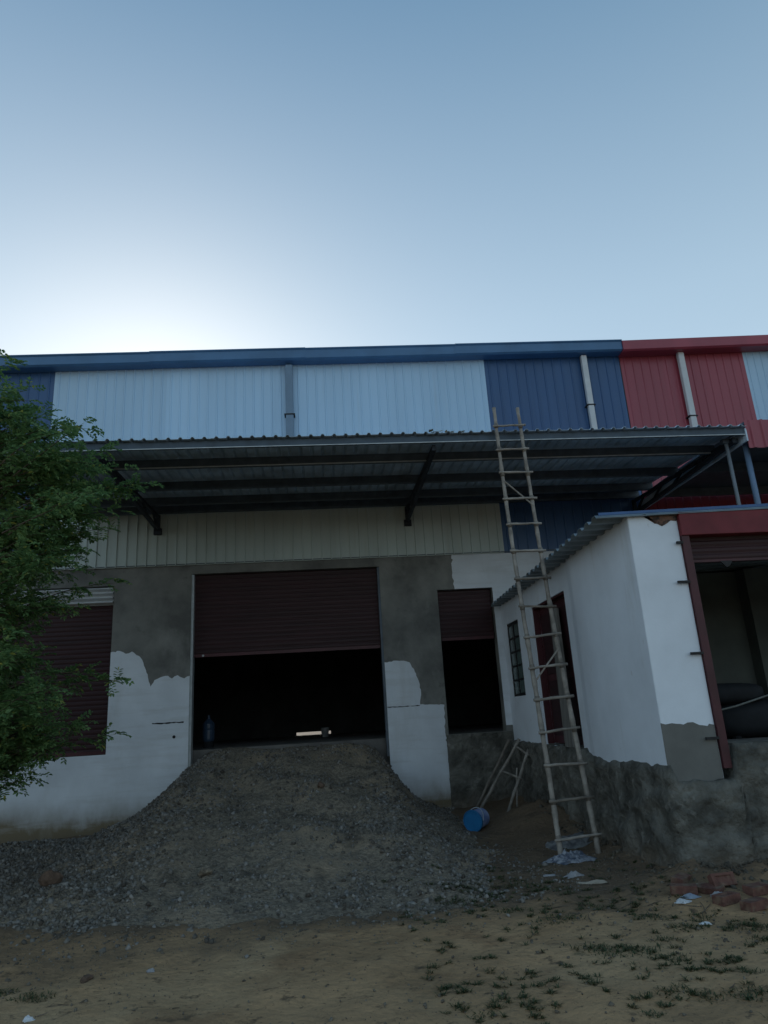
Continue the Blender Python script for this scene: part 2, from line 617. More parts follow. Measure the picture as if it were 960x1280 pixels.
def ground_h(x, y):
    if abs(x) > 16 or y > 16 or y < -8:
        return 0.0
    g = 0.05 * fbm(x * 0.45, y * 0.45) + 0.028 * fbm(x * 2.2, y * 2.2, 3) + 0.010 * fbm(x * 7, y * 7, 8, 3)
    # soil banked against the little room and in the corner
    if y > 6:
        bank = math.exp(-max(0.0, 3.35 - x) / 0.42) if x < 3.35 else 1.0
        g += 0.20 * bank * min(1.0, (y - 6.0) / 0.9) * (1 + 0.5 * fbm(x * 2.5, y * 2.5, 1))
    c = math.exp(-((x - 2.9) ** 2 / 0.35 + (y - 10.6) ** 2 / 0.8))
    g += 0.20 * c * (1 + 0.5 * fbm(x * 3, y * 3, 2))
    if y > 9:
        g += 0.07 * min(1.0, (y - 9) / 3.5)
    g += 0.05 * math.exp(-((y - 7.1) ** 2) / 0.1) * (1 if x > 3.3 else 0) * fbm(x * 6, y * 6)
    fade = min(1.0, (16 - abs(x)) / 3, (16 - y) / 2, (y + 8) / 3)
    return g * fade


def gravel_top(x, y):
    h = ramp_h(x, y)
    hp = heap_h(x, y)
    t = max(h, hp) + 0.35 * min(h, hp)
    wob = 0.12 * math.sin(y * 1.1) + 0.05 * math.sin(y * 2.7 + 1)
    rut = 0.055 * (math.exp(-((x + 1.45 + wob) / 0.17) ** 2) + math.exp(-((x - 0.15 + wob) / 0.17) ** 2))
    rut += 0.05 * fbm(x * 2.6, y * 0.7, 17)
    calm = min(1.0, max(0.12, (12.9 - y) / 1.8))
    t -= rut * calm * min(1.0, t / 0.25)
    return t * (1 + 0.20 * calm * fbm(x * 1.1, y * 1.1, 2)) + 0.018 * fbm(x * 5, y * 5, 4) + 0.035 * fbm(x * 1.6, y * 1.6, 14) - 0.055


def axis(lo, hi, d, far):
    a = list(np.arange(lo, hi + 1e-6, d))
    st, v, left = d, lo, []
    while v > -far:
        st *= 1.6
        v -= st
        left.append(v)
    st, v, right = d, hi, []
    while v < far:
        st *= 1.6
        v += st
        right.append(v)
    return left[::-1] + a + right


def grid_mesh(name, xs, ys, fn, m, keep=None):
    V = [(x, y, fn(x, y)) for y in ys for x in xs]
    n = len(xs)
    F = []
    for j in range(len(ys) - 1):
        for i in range(n - 1):
            a = j * n + i
            q = (a, a + 1, a + n + 1, a + n)
            if keep is None or any(keep(V[k]) for k in q):
                F.append(q)
    me = bpy.data.meshes.new(name)
    me.from_pydata(V, [], F)
    bm = bmesh.new()
    bm.from_mesh(me)
    bmesh.ops.delete(bm, geom=[v for v in bm.verts if not v.link_faces], context='VERTS')
    bm.to_mesh(me)
    bm.free()
    me.materials.append(m)
    me.polygons.foreach_set('use_smooth', [True] * len(me.polygons))
    return me


gxs = axis(-7.0, 7.0, 0.075, 2500)
gys = axis(2.4, 14.0, 0.075, 2500)
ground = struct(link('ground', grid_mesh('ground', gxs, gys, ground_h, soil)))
rxs = list(np.arange(-8.0, 2.9, 0.06))
rys = list(np.arange(5.6, 13.22, 0.06))


def gravel_z(x, y):
    return ground_h(x, y) * 0.5 + gravel_top(x, y)


ramp = struct(link('gravel_ramp', grid_mesh('gravel_ramp', rxs, rys, gravel_z, gravel_bed,
                                            keep=lambda v: v[2] > ground_h(v[0], v[1]) - 0.05)))


def surf(x, y):
    g = ground_h(x, y)
    if -8 < x < 2.9 and 5.6 < y < 13.2:
        return max(g, gravel_z(x, y))
    return g


# loose stone over the ramp: far too many to count
rng = np.random.default_rng(4)


def stones(n, sampler, smin, smax, name, m, label, seed):
    r = np.random.default_rng(seed)
    base = np.array([(-1, -1, -1), (1, -1, -1), (1, 1, -1), (-1, 1, -1), (-1, -1, 1), (1, -1, 1), (1, 1, 1), (-1, 1, 1)], float) * 0.5
    quads = np.array([(0, 3, 2, 1), (4, 5, 6, 7), (0, 1, 5, 4), (1, 2, 6, 5), (2, 3, 7, 6), (3, 0, 4, 7)])
    tri = np.array([(q[0], q[1], q[2]) for q in quads] + [(q[0], q[2], q[3]) for q in quads])
    pos = sampler(r, n)
    n = len(pos)
    size = smin * (smax / smin) ** (r.random(n) ** 2.2)
    v = base[None] * r.uniform(0.55, 1.25, (n, 8, 1)) * r.uniform(0.6, 1.2, (n, 1, 3))
    q = r.normal(size=(n, 4))
    q /= np.linalg.norm(q, axis=1)[:, None]
    w, x, y, z = q.T
    M = np.stack([1 - 2 * (y * y + z * z), 2 * (x * y - z * w), 2 * (x * z + y * w), 2 * (x * y + z * w), 1 - 2 * (x * x + z * z), 2 * (y * z - x * w),
                  2 * (x * z - y * w), 2 * (y * z + x * w), 1 - 2 * (x * x + y * y)], 1).reshape(n, 3, 3)
    v = np.einsum('nij,nkj->nki', M, v) * size[:, None, None]
    pos[:, 2] += size * 0.15
    v += pos[:, None, :]
    me = bpy.data.meshes.new(name)
    me.vertices.add(n * 8)
    me.vertices.foreach_set('co', v.reshape(-1))
    f = (tri[None] + (np.arange(n) * 8)[:, None, None]).reshape(-1)
    me.loops.add(len(f))
    me.loops.foreach_set('vertex_index', f.astype(np.int32))
    me.polygons.add(len(f) // 3)
    me.polygons.foreach_set('loop_start', np.arange(0, len(f), 3, dtype=np.int32))
    me.update(calc_edges=True)
    me.materials.append(m)
    o = link(name, me)
    o['kind'] = 'stuff'
    o['label'] = label
    return o


def ramp_sampler(r, n):
    out = []
    while len(out) < n:
        x, y = r.uniform(-6.5, 2.4), r.uniform(6.0, 13.0)
        g = gravel_top(x, y)
        if g < -0.03:
            # stray stones kicked out beyond the edge of the spread
            if g > -0.056 and y < 8.6 and r.random() < 0.22 * math.exp(-max(0, 7.0 - y) / 0.35):
                out.append((x, y, surf(x, y)))
            continue
        cl = fbm(x * 0.9, y * 0.9, 7)
        p = 0.25 + 0.9 * max(0, cl + 0.25)
        if x < -1.9:
            p += 0.5
        if -1.7 < x < 0.6:
            p *= 0.35 + 0.9 * max(0, fbm(x * 2.2, y * 0.8, 23) + 0.2)
        if r.random() > p:
            continue
        out.append((x, y, gravel_z(x, y)))
    return np.array(out)


stones(42000, ramp_sampler, 0.010, 0.045, 'gravel', gravel_stone, 'loose grey crushed stone covering the ramp up to the shutter', 5)


def soil_sampler(r, n):
    out = []
    while len(out) < n:
        x, y = r.uniform(-3.2, 4.6), r.uniform(3.6, 9.5)
        if gravel_top(x, y) > 0.0 and x < 2:
            continue
        k = 0.12
        k += 0.7 * math.exp(-((y - 6.7) / 0.35) ** 2) * (x < 1.2)
        k += 0.55 * math.exp(-max(0, 7.2 - y) / 0.6) * (x > 1.8)
        k += 0.6 * max(0, fbm(x * 0.8, y * 0.8, 21))
        if r.random() > k:
            continue
        out.append((x, y, ground_h(x, y)))
    return np.array(out)


stones(6500, soil_sampler, 0.004, 0.022, 'pebbles', mat('soil_pebble', (0.20, 0.17, 0.13), 0.95, col2=(0.09, 0.075, 0.06), scale=5), 'scattered pebbles and clods on the sandy soil', 9)

# ------------------------------------------------------------------ main warehouse
FY = 13.0
wh = thing('warehouse', 'long warehouse with white and blue ribbed cladding above a grey and white plastered wall', 'warehouse', (0, FY, 0))


def fac(u, z, d):
    return (u, FY + d, z)


HOLES = [(-6.4, -3.80, 1.33, 4.26), (-2.41, 1.08, -0.4, 4.42), (2.16, 3.22, 1.30, 3.92)]
wall = wall_holes(-12.0, 6.48, -0.4, 4.60, HOLES, fac, 0.24).build('masonry_wall', plaster, wh)

rnd = random.Random(3)
# white paint, left pier and below the window opening
edge = ragged([(-3.80, 3.06), (-3.64, 3.075), (-3.544, 3.02), (-3.434, 3.05), (-3.276, 2.94), (-3.169, 2.68), (-3.091, 2.42), (-3.026, 2.53), (-2.93, 2.575),
               (-2.833, 2.60), (-2.72, 2.545), (-2.625, 2.60), (-2.51, 2.53), (-2.412, 2.575)], 0.012, 0.04, rnd)
coat('paint_coat', edge + [(-2.412, -0.3), (-11.9, -0.3), (-11.9, 3.1), (-6.402, 3.1), (-6.402, 1.328), (-3.80, 1.328)], fac, 0.005, white_paint, wh)
# right pier
edge = ragged([(1.082, 2.63), (1.30, 2.645), (1.441, 2.637), (1.542, 2.60), (1.646, 2.396), (1.70, 2.20), (1.716, 2.05), (1.68, 1.85), (1.9, 1.84), (2.10, 1.825)], 0.010, 0.04, rnd)
edge2 = ragged([(2.12, 1.82), (2.10, 1.4), (2.115, 1.0), (2.12, 0.6), (2.10, -0.3)], 0.014, 0.05, rnd)
coat('paint_coat', edge + edge2 + [(1.082, -0.3)], fac, 0.005, white_paint, wh)
# right of the side door
edge = ragged([(2.50, 4.595), (2.48, 4.25), (2.50, 3.922)], 0.02, 0.05, rnd)
coat('paint_coat', [(6.4, 4.595)] + edge + [(3.222, 3.922), (3.222, 1.4), (6.4, 1.4)], fac, 0.005, white_paint, wh)
# cracks where a board was cut into the plaster
for (a, b, z, s) in ((-3.04, -2.50, 1.79, 0.018), (1.085, 1.68, 1.832, 0.012)):
    top = [(a + (b - a) * t, z + s * rnd.uniform(0.1, 1.0)) for t in np.linspace(0, 1, 14)]
    bot = [(a + (b - a) * t, z - s * rnd.uniform(0.1, 1.0)) for t in np.linspace(0, 1, 14)]
    coat('crack', top + bot[::-1], lambda u, zz, d: fac(u, zz, d - 0.0045), 0.003, black_iron, wh)
MB().tube([(-2.66, FY - 0.008, 1.55), (-2.66, FY + 0.002, 1.55)], 0.028, 10).build('bolt_hole', black_iron, wh)

# floor slab and shell
MB().box(-11.9, 6.44, FY + 0.245, 22.0, 0.0, 1.30).build('dock_floor', dirt_floor, wh)
MB().box(2.17, 3.21, FY + 0.003, FY + 0.24, 1.0, 1.298).build('door_sill', rough_cement, wh)
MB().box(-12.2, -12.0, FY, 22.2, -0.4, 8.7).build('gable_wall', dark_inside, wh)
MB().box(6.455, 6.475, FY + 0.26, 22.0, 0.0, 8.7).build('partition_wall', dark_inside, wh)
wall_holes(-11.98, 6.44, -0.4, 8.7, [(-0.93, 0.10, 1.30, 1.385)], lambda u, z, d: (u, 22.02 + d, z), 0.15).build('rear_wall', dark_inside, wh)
b = MB()
b.add([(-12.2, 12.86, 8.83), (6.49, 12.86, 8.83), (6.49, 17.5, 9.6), (-12.2, 17.5, 9.6), (-12.2, 22.3, 8.8), (6.49, 22.3, 8.8)],
      [(0, 1, 2, 3), (3, 2, 5, 4)])
b.add([(-12.2, 12.86, 8.78), (6.49, 12.86, 8.78), (6.49, 17.5, 9.55), (-12.2, 17.5, 9.55), (-12.2, 22.3, 8.75), (6.49, 22.3, 8.75)],
      [(3, 2, 1, 0), (4, 5, 2, 3)])
b.build('roof', blue_trim, wh)

# ribbed cladding, one sheet after another
CZ0, CZ1 = 4.585, 8.80


def clad_map(u, t, h):
    return (u, -h, t)


def cladding(parent, x0, x1, n, m, z0=CZ0, z1=CZ1, nrib=6, y=FY - 0.03, name='cladding_sheet', rib=(0.020, 0.014, 0.009)):
    w = (x1 - x0) / n
    me = sheet_mesh(name, sheet_profile(w, nrib, *rib), z1 - z0, m, clad_map)
    for i in range(n):
        o = link(name, me, parent)
        o.location = (x0 + w * i, y - (0.0025 if i % 2 else 0.0), z0)
        o.matrix_parent_inverse = parent_world(parent).inverted()
    return me


cladding(wh, -12.0, -5.14, 7, blue_sheet, nrib=5)
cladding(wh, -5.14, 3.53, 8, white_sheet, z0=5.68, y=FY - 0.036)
cladding(wh, -5.14, 3.53, 8, cream_sheet, z1=5.70, rib=(0.013, 0.022, 0.006))
cladding(wh, 3.53, 6.48, 3, blue_sheet, nrib=5)
MB().box(-12.0, 6.48, FY + 0.0, FY + 0.02, 4.602, 8.78).build('cladding_backing', dark_inside, wh)
# drip flashing under the sheets
MB().box(-12.0, 6.48, FY - 0.05, FY - 0.006, 4.60, 4.612).build('flashing', steel_dark, wh)

# eave gutter in lengths
g0 = -12.0
gutters = [-12, -9.3, -6.25, -3.25, -0.2, 2.9, 6.47]
for i, (a, c) in enumerate(zip(gutters, gutters[1:])):
    zo = 8.60 + 0.0145 * (a + 6) + (0.006 if i % 2 else 0.0)
    b = MB()
    dy = 0.006 if i % 2 else 0.0
    prof = [(12.96, zo), (12.74, zo), (12.70, zo + 0.03), (12.70, zo + 0.20), (12.67, zo + 0.225), (12.67, zo + 0.24), (12.72, zo + 0.24), (12.96, zo + 0.24)]
    n = len(prof)
    z2 = 0.0145 * (c - a)
    b.add([(a - 0.012, y - dy, z) for y, z in prof] + [(c + (0.012 if c < 6 else 0), y - dy, z + z2) for y, z in prof],
          [tuple(range(n)), tuple(range(2 * n - 1, n - 1, -1))] + [(k, (k + 1) % n, n + (k + 1) % n, n + k) for k in range(n)])
    b.build('eave_gutter', blue_trim, wh, fix=True)


def downpipe(parent, x, z0, z1, w, m, clamps, y=FY - 0.13):
    p = MB().box(x - w / 2, x + w / 2, y - w * 0.4, y + w * 0.4, z0, z1).build('downpipe', m, parent, bevel=0.015)
    for z in clamps:
        MB().box(x - w / 2 - 0.03, x + w / 2 + 0.03, y - w * 0.4 - 0.008, FY - 0.032, z, z + 0.025).build('clamp', black_iron, p)
    return p


downpipe(wh, -0.535, 5.78, 8.63, 0.15, pipe_blue, [7.52])
downpipe(wh, 5.66, 5.78, 8.76, 0.12, pipe_white, [7.6])

# ---- rolling shutters


def shutter(parent, x0, x1, z0, z1, y, m, name='shutter_curtain', pitch=0.082, depth=0.007):
    b = MB()
    z = z0
    prof = []
    while z < z1 - 1e-3:
        prof += [(z, 0.0), (z + pitch * 0.35, -depth), (z + pitch * 0.7, -depth), (z + pitch * 0.92, 0.0)]
        z += pitch
    n = len(prof)
    b.add([(x0, y + d, zz) for zz, d in prof] + [(x1, y + d, zz) for zz, d in prof],
          [(k, n + k, n + k + 1, k + 1) for k in range(n - 1)])
    b.add([(x0, y + 0.03, z0), (x1, y + 0.03, z0), (x1, y + 0.03, prof[-1][0]), (x0, y + 0.03, prof[-1][0])], [(3, 2, 1, 0)])
    return b.build(name, m, parent, fix=False)


s = shutter(wh, -2.37, 1.04, 2.95, 4.44, FY + 0.13, maroon)
MB().box(-2.36, 1.03, FY + 0.10, FY + 0.15, 2.90, 2.955).build('bottom_rail', maroon_paint, s)
MB().tube([(-2.2, FY + 0.095, 2.925), (-2.2, FY + 0.105, 2.925)], 0.02, 10).build('lock', galv, s)
for x in (-2.39, 1.06):
    MB().box(x - 0.02, x + 0.02, FY + 0.015, FY + 0.19, 1.0, 4.41).build('shutter_guide', galv if x < 0 else steel_dark, wh)
s = shutter(wh, -6.38, -3.82, 1.34, 3.92, FY + 0.13, maroon)
MB().box(-6.37, -3.83, FY + 0.10, FY + 0.15, 1.332, 1.39).build('bottom_rail', maroon_paint, s)
# pale corrugated strip that closes the shutter box
b = MB()
prof = []
for i in range(49):
    t = i / 48
    prof.append((3.92 + 0.335 * t, 0.055 * math.cos(t * 2 * math.pi * 4)))
n = len(prof)
b.add([(-6.39, FY + 0.03 + d, z) for z, d in prof] + [(-3.81, FY + 0.03 + d, z) for z, d in prof], [(k, n + k, n + k + 1, k + 1) for k in range(n - 1)])
b.build('corrugated_strip', pipe_white, wh, smooth=True)
s = shutter(wh, 2.18, 3.20, 3.02, 3.93, FY + 0.13, maroon)
MB().box(2.19, 3.19, FY + 0.10, FY + 0.15, 2.97, 3.025).build('bottom_rail', maroon_paint, s)

# ---- canopy over the doors
CX0, CX1, CYF, CYB = -4.45, 6.40, 9.25, 12.93
CZF, CZB = 5.53, 5.74


def cz(y):
    return CZF + (CZB - CZF) * (y - CYF) / (CYB - CYF)


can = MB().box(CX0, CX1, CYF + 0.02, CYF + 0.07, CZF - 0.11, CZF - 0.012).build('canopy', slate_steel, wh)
MB().box(CX0, CX1, CYF + 0.012, CYF + 0.0195, CZF - 0.118, CZF - 0.106).build('channel_lip', galv, can)
ns = 11
w = (CX1 - CX0) / ns
L = math.hypot(CYB - CYF + 0.05, CZB - CZF)
sl_ = (CZB - CZF) / (CYB - CYF)
me = sheet_mesh('roof_sheet', sheet_profile(w, 6, 0.032, 0.028, 0.014), CYB - CYF + 0.05, canopy_sheet, lambda u, t, h: (u, t, h + sl_ * t))
for i in range(ns):
    o = link('roof_sheet', me, can)
    o.location = (CX0 + w * i, CYF - 0.05, CZF + (0.003 if i % 2 else 0))
    o.matrix_parent_inverse = parent_world(can).inverted()
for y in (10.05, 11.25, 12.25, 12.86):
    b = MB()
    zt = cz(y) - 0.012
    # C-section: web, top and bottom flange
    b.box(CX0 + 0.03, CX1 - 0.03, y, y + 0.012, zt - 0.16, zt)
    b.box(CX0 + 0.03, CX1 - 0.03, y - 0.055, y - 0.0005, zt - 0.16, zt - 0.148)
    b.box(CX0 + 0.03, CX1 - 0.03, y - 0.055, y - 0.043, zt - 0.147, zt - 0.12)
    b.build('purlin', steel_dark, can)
    if y < 10.5:
        MB().box(CX0 + 0.03, CX1 - 0.03, y - 0.060, y - 0.0555, zt - 0.164, zt - 0.146).build('channel_lip', galv, can)  # light caught on the first purlin's lip, put in as a paler strip
for x in (-3.04, 1.68, 6.28):
    b = MB()
    b.beam((x, 12.98, 5.28), (x, CYF + 0.12, CZF - 0.17), 0.06, 0.06)
    b.beam((x, 12.95, 5.22), (x, 12.95, 5.56), 0.07, 0.07)
    b.beam((x, 12.98, 5.53), (x, CYF + 0.12, CZF - 0.14), 0.05, 0.05)
    for k in range(4):
        ya = 12.9 - k * 0.75
        zb = 5.28 + (CZF - 0.17 - 5.28) * (12.98 - ya) / (12.98 - CYF)
        yb = ya - 0.42
        zt = 5.53 + (CZF - 0.14 - 5.53) * (12.98 - yb) / (12.98 - CYF)
        b.beam((x, ya, zb), (x, yb, zt), 0.035, 0.035)
    b.box(x - 0.07, x + 0.07, 12.90, 12.962, 5.18, 5.30)
    b.build('bracket', bracket_steel, can)
# end cap of the front channel
MB().box(CX1 - 0.004, CX1 + 0.02, CYF + 0.0, 12.9, CZF - 0.22, CZF - 0.02).build('end_flashing', canopy_sheet, can)
# dry leaves fallen on the canopy edge
b = MB()
rr = random.Random(7)
for k in range(26):
    x, y = rr.uniform(1.55, 2.25), rr.uniform(9.22, 9.6)
    c = Vector((x, y, cz(y) + 0.035 + rr.uniform(0, 0.04)))
    d1 = Vector((rr.uniform(-1, 1), rr.uniform(-1, 1), rr.uniform(-.4, .4))) * 0.05
    d2 = Vector((rr.uniform(-1, 1), rr.uniform(-1, 1), rr.uniform(-.4, .4))) * 0.03
    b.add([c - d1, c + d2, c + d1, c - d2], [(0, 1, 2, 3)])
o = b.build('dry_leaves', mat('dry_leaf', (0.22, 0.17, 0.09), 0.9))
o['kind'] = 'stuff'
o['label'] = 'small drift of dry leaves on the canopy edge'

# ------------------------------------------------------------------ neighbouring red warehouse
rw = thing('warehouse', 'red clad warehouse with pale downpipe, joined to the blue one at its red gutter', 'warehouse', (6.5, FY, 0))
cladding(rw, 6.50, 9.29, 3, red_sheet, 4.585, 8.92, nrib=5, y=FY - 0.03)
cladding(rw, 9.29, 11.3, 2, white_sheet, 4.585, 8.92, nrib=6, y=FY - 0.03)
cladding(rw, 11.3, 16.5, 5, red_sheet, 4.585, 8.92, nrib=5, y=FY - 0.03)
MB().box(6.50, 16.5, FY, FY + 0.2, -0.4, 8.9).build('masonry_wall', plaster, rw)
MB().box(16.3, 16.5, FY + 0.2, 22.0, -0.4, 8.9).build('gable_wall', red_sheet, rw)
MB().box(6.50, 16.5, 22.0, 22.2, -0.4, 8.9).build('rear_wall', dark_inside, rw)
b = MB()
b.add([(6.49, 12.7, 9.0), (16.6, 12.7, 9.0), (16.6, 17.5, 9.7), (6.49, 17.5, 9.7), (6.49, 22.3, 8.9), (16.6, 22.3, 8.9)], [(0, 1, 2, 3), (3, 2, 5, 4)])
b.build('roof', red_sheet, rw)
b = MB()
prof = [(12.96, 8.76), (12.70, 8.76), (12.66, 8.79), (12.66, 8.995), (12.70, 9.02), (12.96, 9.02)]
n = len(prof)
z2 = 0.3
b.add([(6.475, y, z) for y, z in prof] + [(16.5, y, z + z2) for y, z in prof],
      [tuple(range(n)), tuple(range(2 * n - 1, n - 1, -1))] + [(k, (k + 1) % n, n + (k + 1) % n, n + k) for k in range(n)])
b.build('eave_gutter', red_sheet, rw, fix=True)
downpipe(rw, 7.81, 5.72, 8.80, 0.13, pipe_white, [7.3])
# its own canopy, red fascia on blue-grey posts
rc = MB().add(*(lambda m: (m.v, m.f))(MB().box(6.44, 14.5, 9.30, 12.9, 5.60, 5.64))).build('canopy', steel_dark, rw)
me = sheet_mesh('fascia_sheet', sheet_profile(0.9, 5, 0.03, 0.024, 0.014), 0.45, red_sheet, clad_map)
for i in range(6):
    o = link('fascia_sheet', me, rc)
    o.location = (6.43 + 0.9 * i, 9.28, 5.205)
    o.matrix_parent_inverse = parent_world(rc).inverted()
for y in (9.5, 11.0, 12.4):
    MB().box(6.46, 14.4, y, y + 0.06, 5.44, 5.595).build('purlin', steel_dark, rc)
for x, y, r_, m in ((6.22, 9.5, 0.028, galv), (6.52, 9.5, 0.042, bucket_pale)):
    MB().tube([(x, y, 3.60), (x + 0.0, y, 5.42)], r_, 10).build('post', mat('post_blue_' + str(int(x * 100)), (0.14, 0.22, 0.34) if r_ > 0.04 else (0.16, 0.19, 0.22), 0.45, var=0.1), rc, smooth=True)
MB().box(6.15, 6.75, 9.46, 9.54, 5.36, 5.43).build('post_header', steel_dark, rc)

# ------------------------------------------------------------------ little plastered room built against the warehouse
RX, RY = 3.34, 7.03
rm = thing('site_room', 'small white plastered room with corrugated roof and red framed opening beside the ladder', 'shed', (RX, RY, 0))


def side(u, z, d):
    return (RX + d, u, z)


def front(u, z, d):
    return (u, RY + d, z)


RH = [(9.42, 11.05, 1.12, 3.21), (11.91, 12.69, 1.88, 3.16)]
wall_holes(9.17, 12.99, 0.6, 3.60, RH, side, 0.20).build('side_wall', room_paint, rm, fix=True)
# the nearer stretch carries a thicker coat of plaster
b = MB()
ol = [(RX - 0.035, RY), (3.86, RY), (3.86, RY + 0.28), (RX + 0.20, RY + 0.28), (RX + 0.20, 9.20), (RX - 0.002, 9.20), (RX - 0.035, 8.98)]
n = len(ol)
b.add([(x, y, 0.6) for x, y in ol] + [(x, y, 3.60) for x, y in ol], [tuple(range(n)), tuple(range(2 * n - 1, n - 1, -1))] + [(k, (k + 1) % n, n + (k + 1) % n, n + k) for k in range(n)])
b.build('corner_wall', room_paint, rm, fix=True, bevel=0.012)
rnd = random.Random(12)
# bare cement on the front of the pier below the paint
edge = ragged([(RX - 0.036, 1.44), (RX + 0.2, 1.415), (RX + 0.3, 1.43), (3.70, 1.40), (3.85, 1.395)], 0.012, 0.035, rnd)
coat('cement_coat', edge + [(3.85, 0.7), (RX - 0.036, 0.7)], front, 0.006, smooth_cement, rm)
# broken plaster corner with bare brick under the roof
pts = ragged([(3.45, 3.598), (3.53, 3.575), (3.60, 3.50), (3.68, 3.465), (3.74, 3.50), (3.85, 3.52), (3.855, 3.598)], 0.02, 0.03, rnd)
coat('broken_plaster', pts, front, 0.008, mat('bare_brickwork', (0.16, 0.09, 0.065), 0.95, col2=(0.035, 0.03, 0.028), scale=14, bump=0.8, bscale=30, bdist=0.02, lo=0.42, hi=0.58), rm)

# rough concrete plinth round the corner
path = [(RX, 12.95), (RX, RY), (12.0, RY)]


def plinth_mesh():
    us = list(np.arange(0, 5.92, 0.05)) + [5.92] + list(np.arange(5.97, 14.5, 0.05))
    zs = list(np.arange(-0.3, 0.951, 0.05))
    V, F = [], []
    nz = len(zs) + 2
    for u in us:
        if u <= 5.92:
            px, py, nx, ny = RX, 12.95 - u, -1, 0
        else:
            px, py, nx, ny = RX + (u - 5.92), RY, 0, -1
        cdist = abs(u - 5.92)
        if cdist < 0.12:
            t = (u - 5.92) / 0.12
            a = (t + 1) / 2 * math.pi / 2
            nx, ny = -math.cos(a), -math.sin(a)
        front_side = u > 5.92
        top = (1.115 if u < 3.7 else 1.03 + 0.07 * fbm(u * 1.2, 2, 0)) + 0.03 * fbm(u * 4, 1.0, 0)
        if front_side:
            top = 1.20 if u > 6.55 else 0.88 + 0.05 * fbm(u * 5, 1, 0)
        for z in zs:
            zz = z if z < 0.9 else z
            k = (z + 0.3) / 1.25
            zz = -0.3 + (top + 0.3) * k
            d = 0.075 + 0.05 * fbm(u * 1.4, zz * 1.4, 3) + 0.045 * fbm(u * 6, zz * 6, 4)
            d += 0.12 * max(0.0, 0.45 - zz) ** 1.0 * (1 + 0.8 * fbm(u * 2.2, 0, 6))
            ridge = fbm(u * 1.7, zz * 3.2, 11)
            d += 0.045 * (1 - abs(ridge)) ** 4
            d = max(d, 0.055)
            if k > 0.97:
                d = max(d * 0.7, 0.05)
            V.append((px + nx * d, py + ny * d, zz))
        V.append((px + nx * 0.02 - nx * 0.0, py + ny * 0.02, top + 0.012))
        V.append((px - nx * 0.30, py - ny * 0.30, top + 0.014))
    for i in range(len(us) - 1):
        for j in range(nz - 1):
            a = i * nz + j
            F.append((a, a + nz, a + nz + 1, a + 1))
    b = MB()
    b.add(V, F)
    return b


plinth_mesh().build('plinth', rough_cement, rm, smooth=True, fix=True)
# plinth under the warehouse side door, between white pier and room
b = MB()
V, F = [], []
us = list(np.arange(2.11, 3.34, 0.04))
zs = list(np.arange(-0.2, 1.301, 0.05))
for u in us:
    for z in zs:
        V.append((u, 12.985 - 0.02 - 0.02 * fbm(u * 2, z * 2, 9) - 0.008 * fbm(u * 9, z * 9, 2), min(z, 1.29)))
    V.append((u, 13.10, 1.302))
nz = len(zs) + 1
for i in range(len(us) - 1):
    for j in range(nz - 1):
        a = i * nz + j
        F.append((a, a + nz, a + nz + 1, a + 1))
b.add(V, F)
b.build('door_plinth', rough_cement, wh, smooth=True, fix=True)

# window with bars and panes
win = wall_holes(11.912, 12.688, 1.882, 3.158, [(11.95, 12.28, 1.93 + 0.242 * k, 2.14 + 0.242 * k) for k in range(5)] +
                 [(12.32, 12.65, 1.93 + 0.242 * k, 2.14 + 0.242 * k) for k in range(5)], lambda u, z, d: (RX + 0.010 + d, u, z), 0.03).build('window', black_iron, rm)
pm = MB().box(0, 0.006, 0.001, 0.329, 0.001, 0.209).mesh('pane', glass_green)
for u in (11.95, 12.32):
    for k in range(5):
        o = link('pane', pm, win)
        o.location = (RX + 0.022, u, 1.93 + 0.242 * k)
        o.matrix_parent_inverse = parent_world(win).inverted()
# double red door
for k, (a, c) in enumerate(((9.45, 10.228), (10.230, 11.02))):
    b = MB()
    b.box(RX + 0.12, RX + 0.16, a, c, 1.14, 3.18)
    dl = b.build('door', maroon_paint, rm)
    for z0, z1 in ((1.25, 2.05), (2.15, 3.06)):
        MB().box(RX + 0.108, RX + 0.1195, a + 0.09, c - 0.09, z0, z1).build('panel', maroon, dl, bevel=0.004)
b = MB()
b.box(RX + 0.02, RX + 0.118, 9.422, 9.448, 1.13, 3.208)
b.box(RX + 0.02, RX + 0.118, 11.022, 11.048, 1.13, 3.208)
b.box(RX + 0.02, RX + 0.118, 9.449, 11.021, 3.182, 3.208)
b.build('door_frame', maroon_paint, rm)

# roof: sheets with ribs running away from the eave
nroof = 6
RYF, RYB = 6.97, 12.95
wd = (RYB - RYF) / nroof
for i in range(nroof):
    y0 = RYF + wd * i
    t0, t1 = i / nroof, (i + 1) / nroof

    def rmap(u, t, h, y0=y0, t0=t0, t1=t1):
        f_ = t0 + (t1 - t0) * (u / wd)
        xe = 2.95 + 0.20 * f_
        return (xe + t * (9.6 - xe), y0 + u, 3.57 + 0.14 * t + h - 0.02 * f_)
    me = sheet_mesh('roof_sheet', sheet_profile(wd, 4, 0.085, 0.045, 0.045), 1.0, roof_grey, rmap, 0.006)
    link('roof_sheet', me, rm)
    bpy.data.objects[-1] if False else None
for o in [o for o in COL.objects if o.name.startswith('roof_sheet') and o.parent is None]:
    o.parent = rm
    o.matrix_parent_inverse = parent_world(rm).inverted()
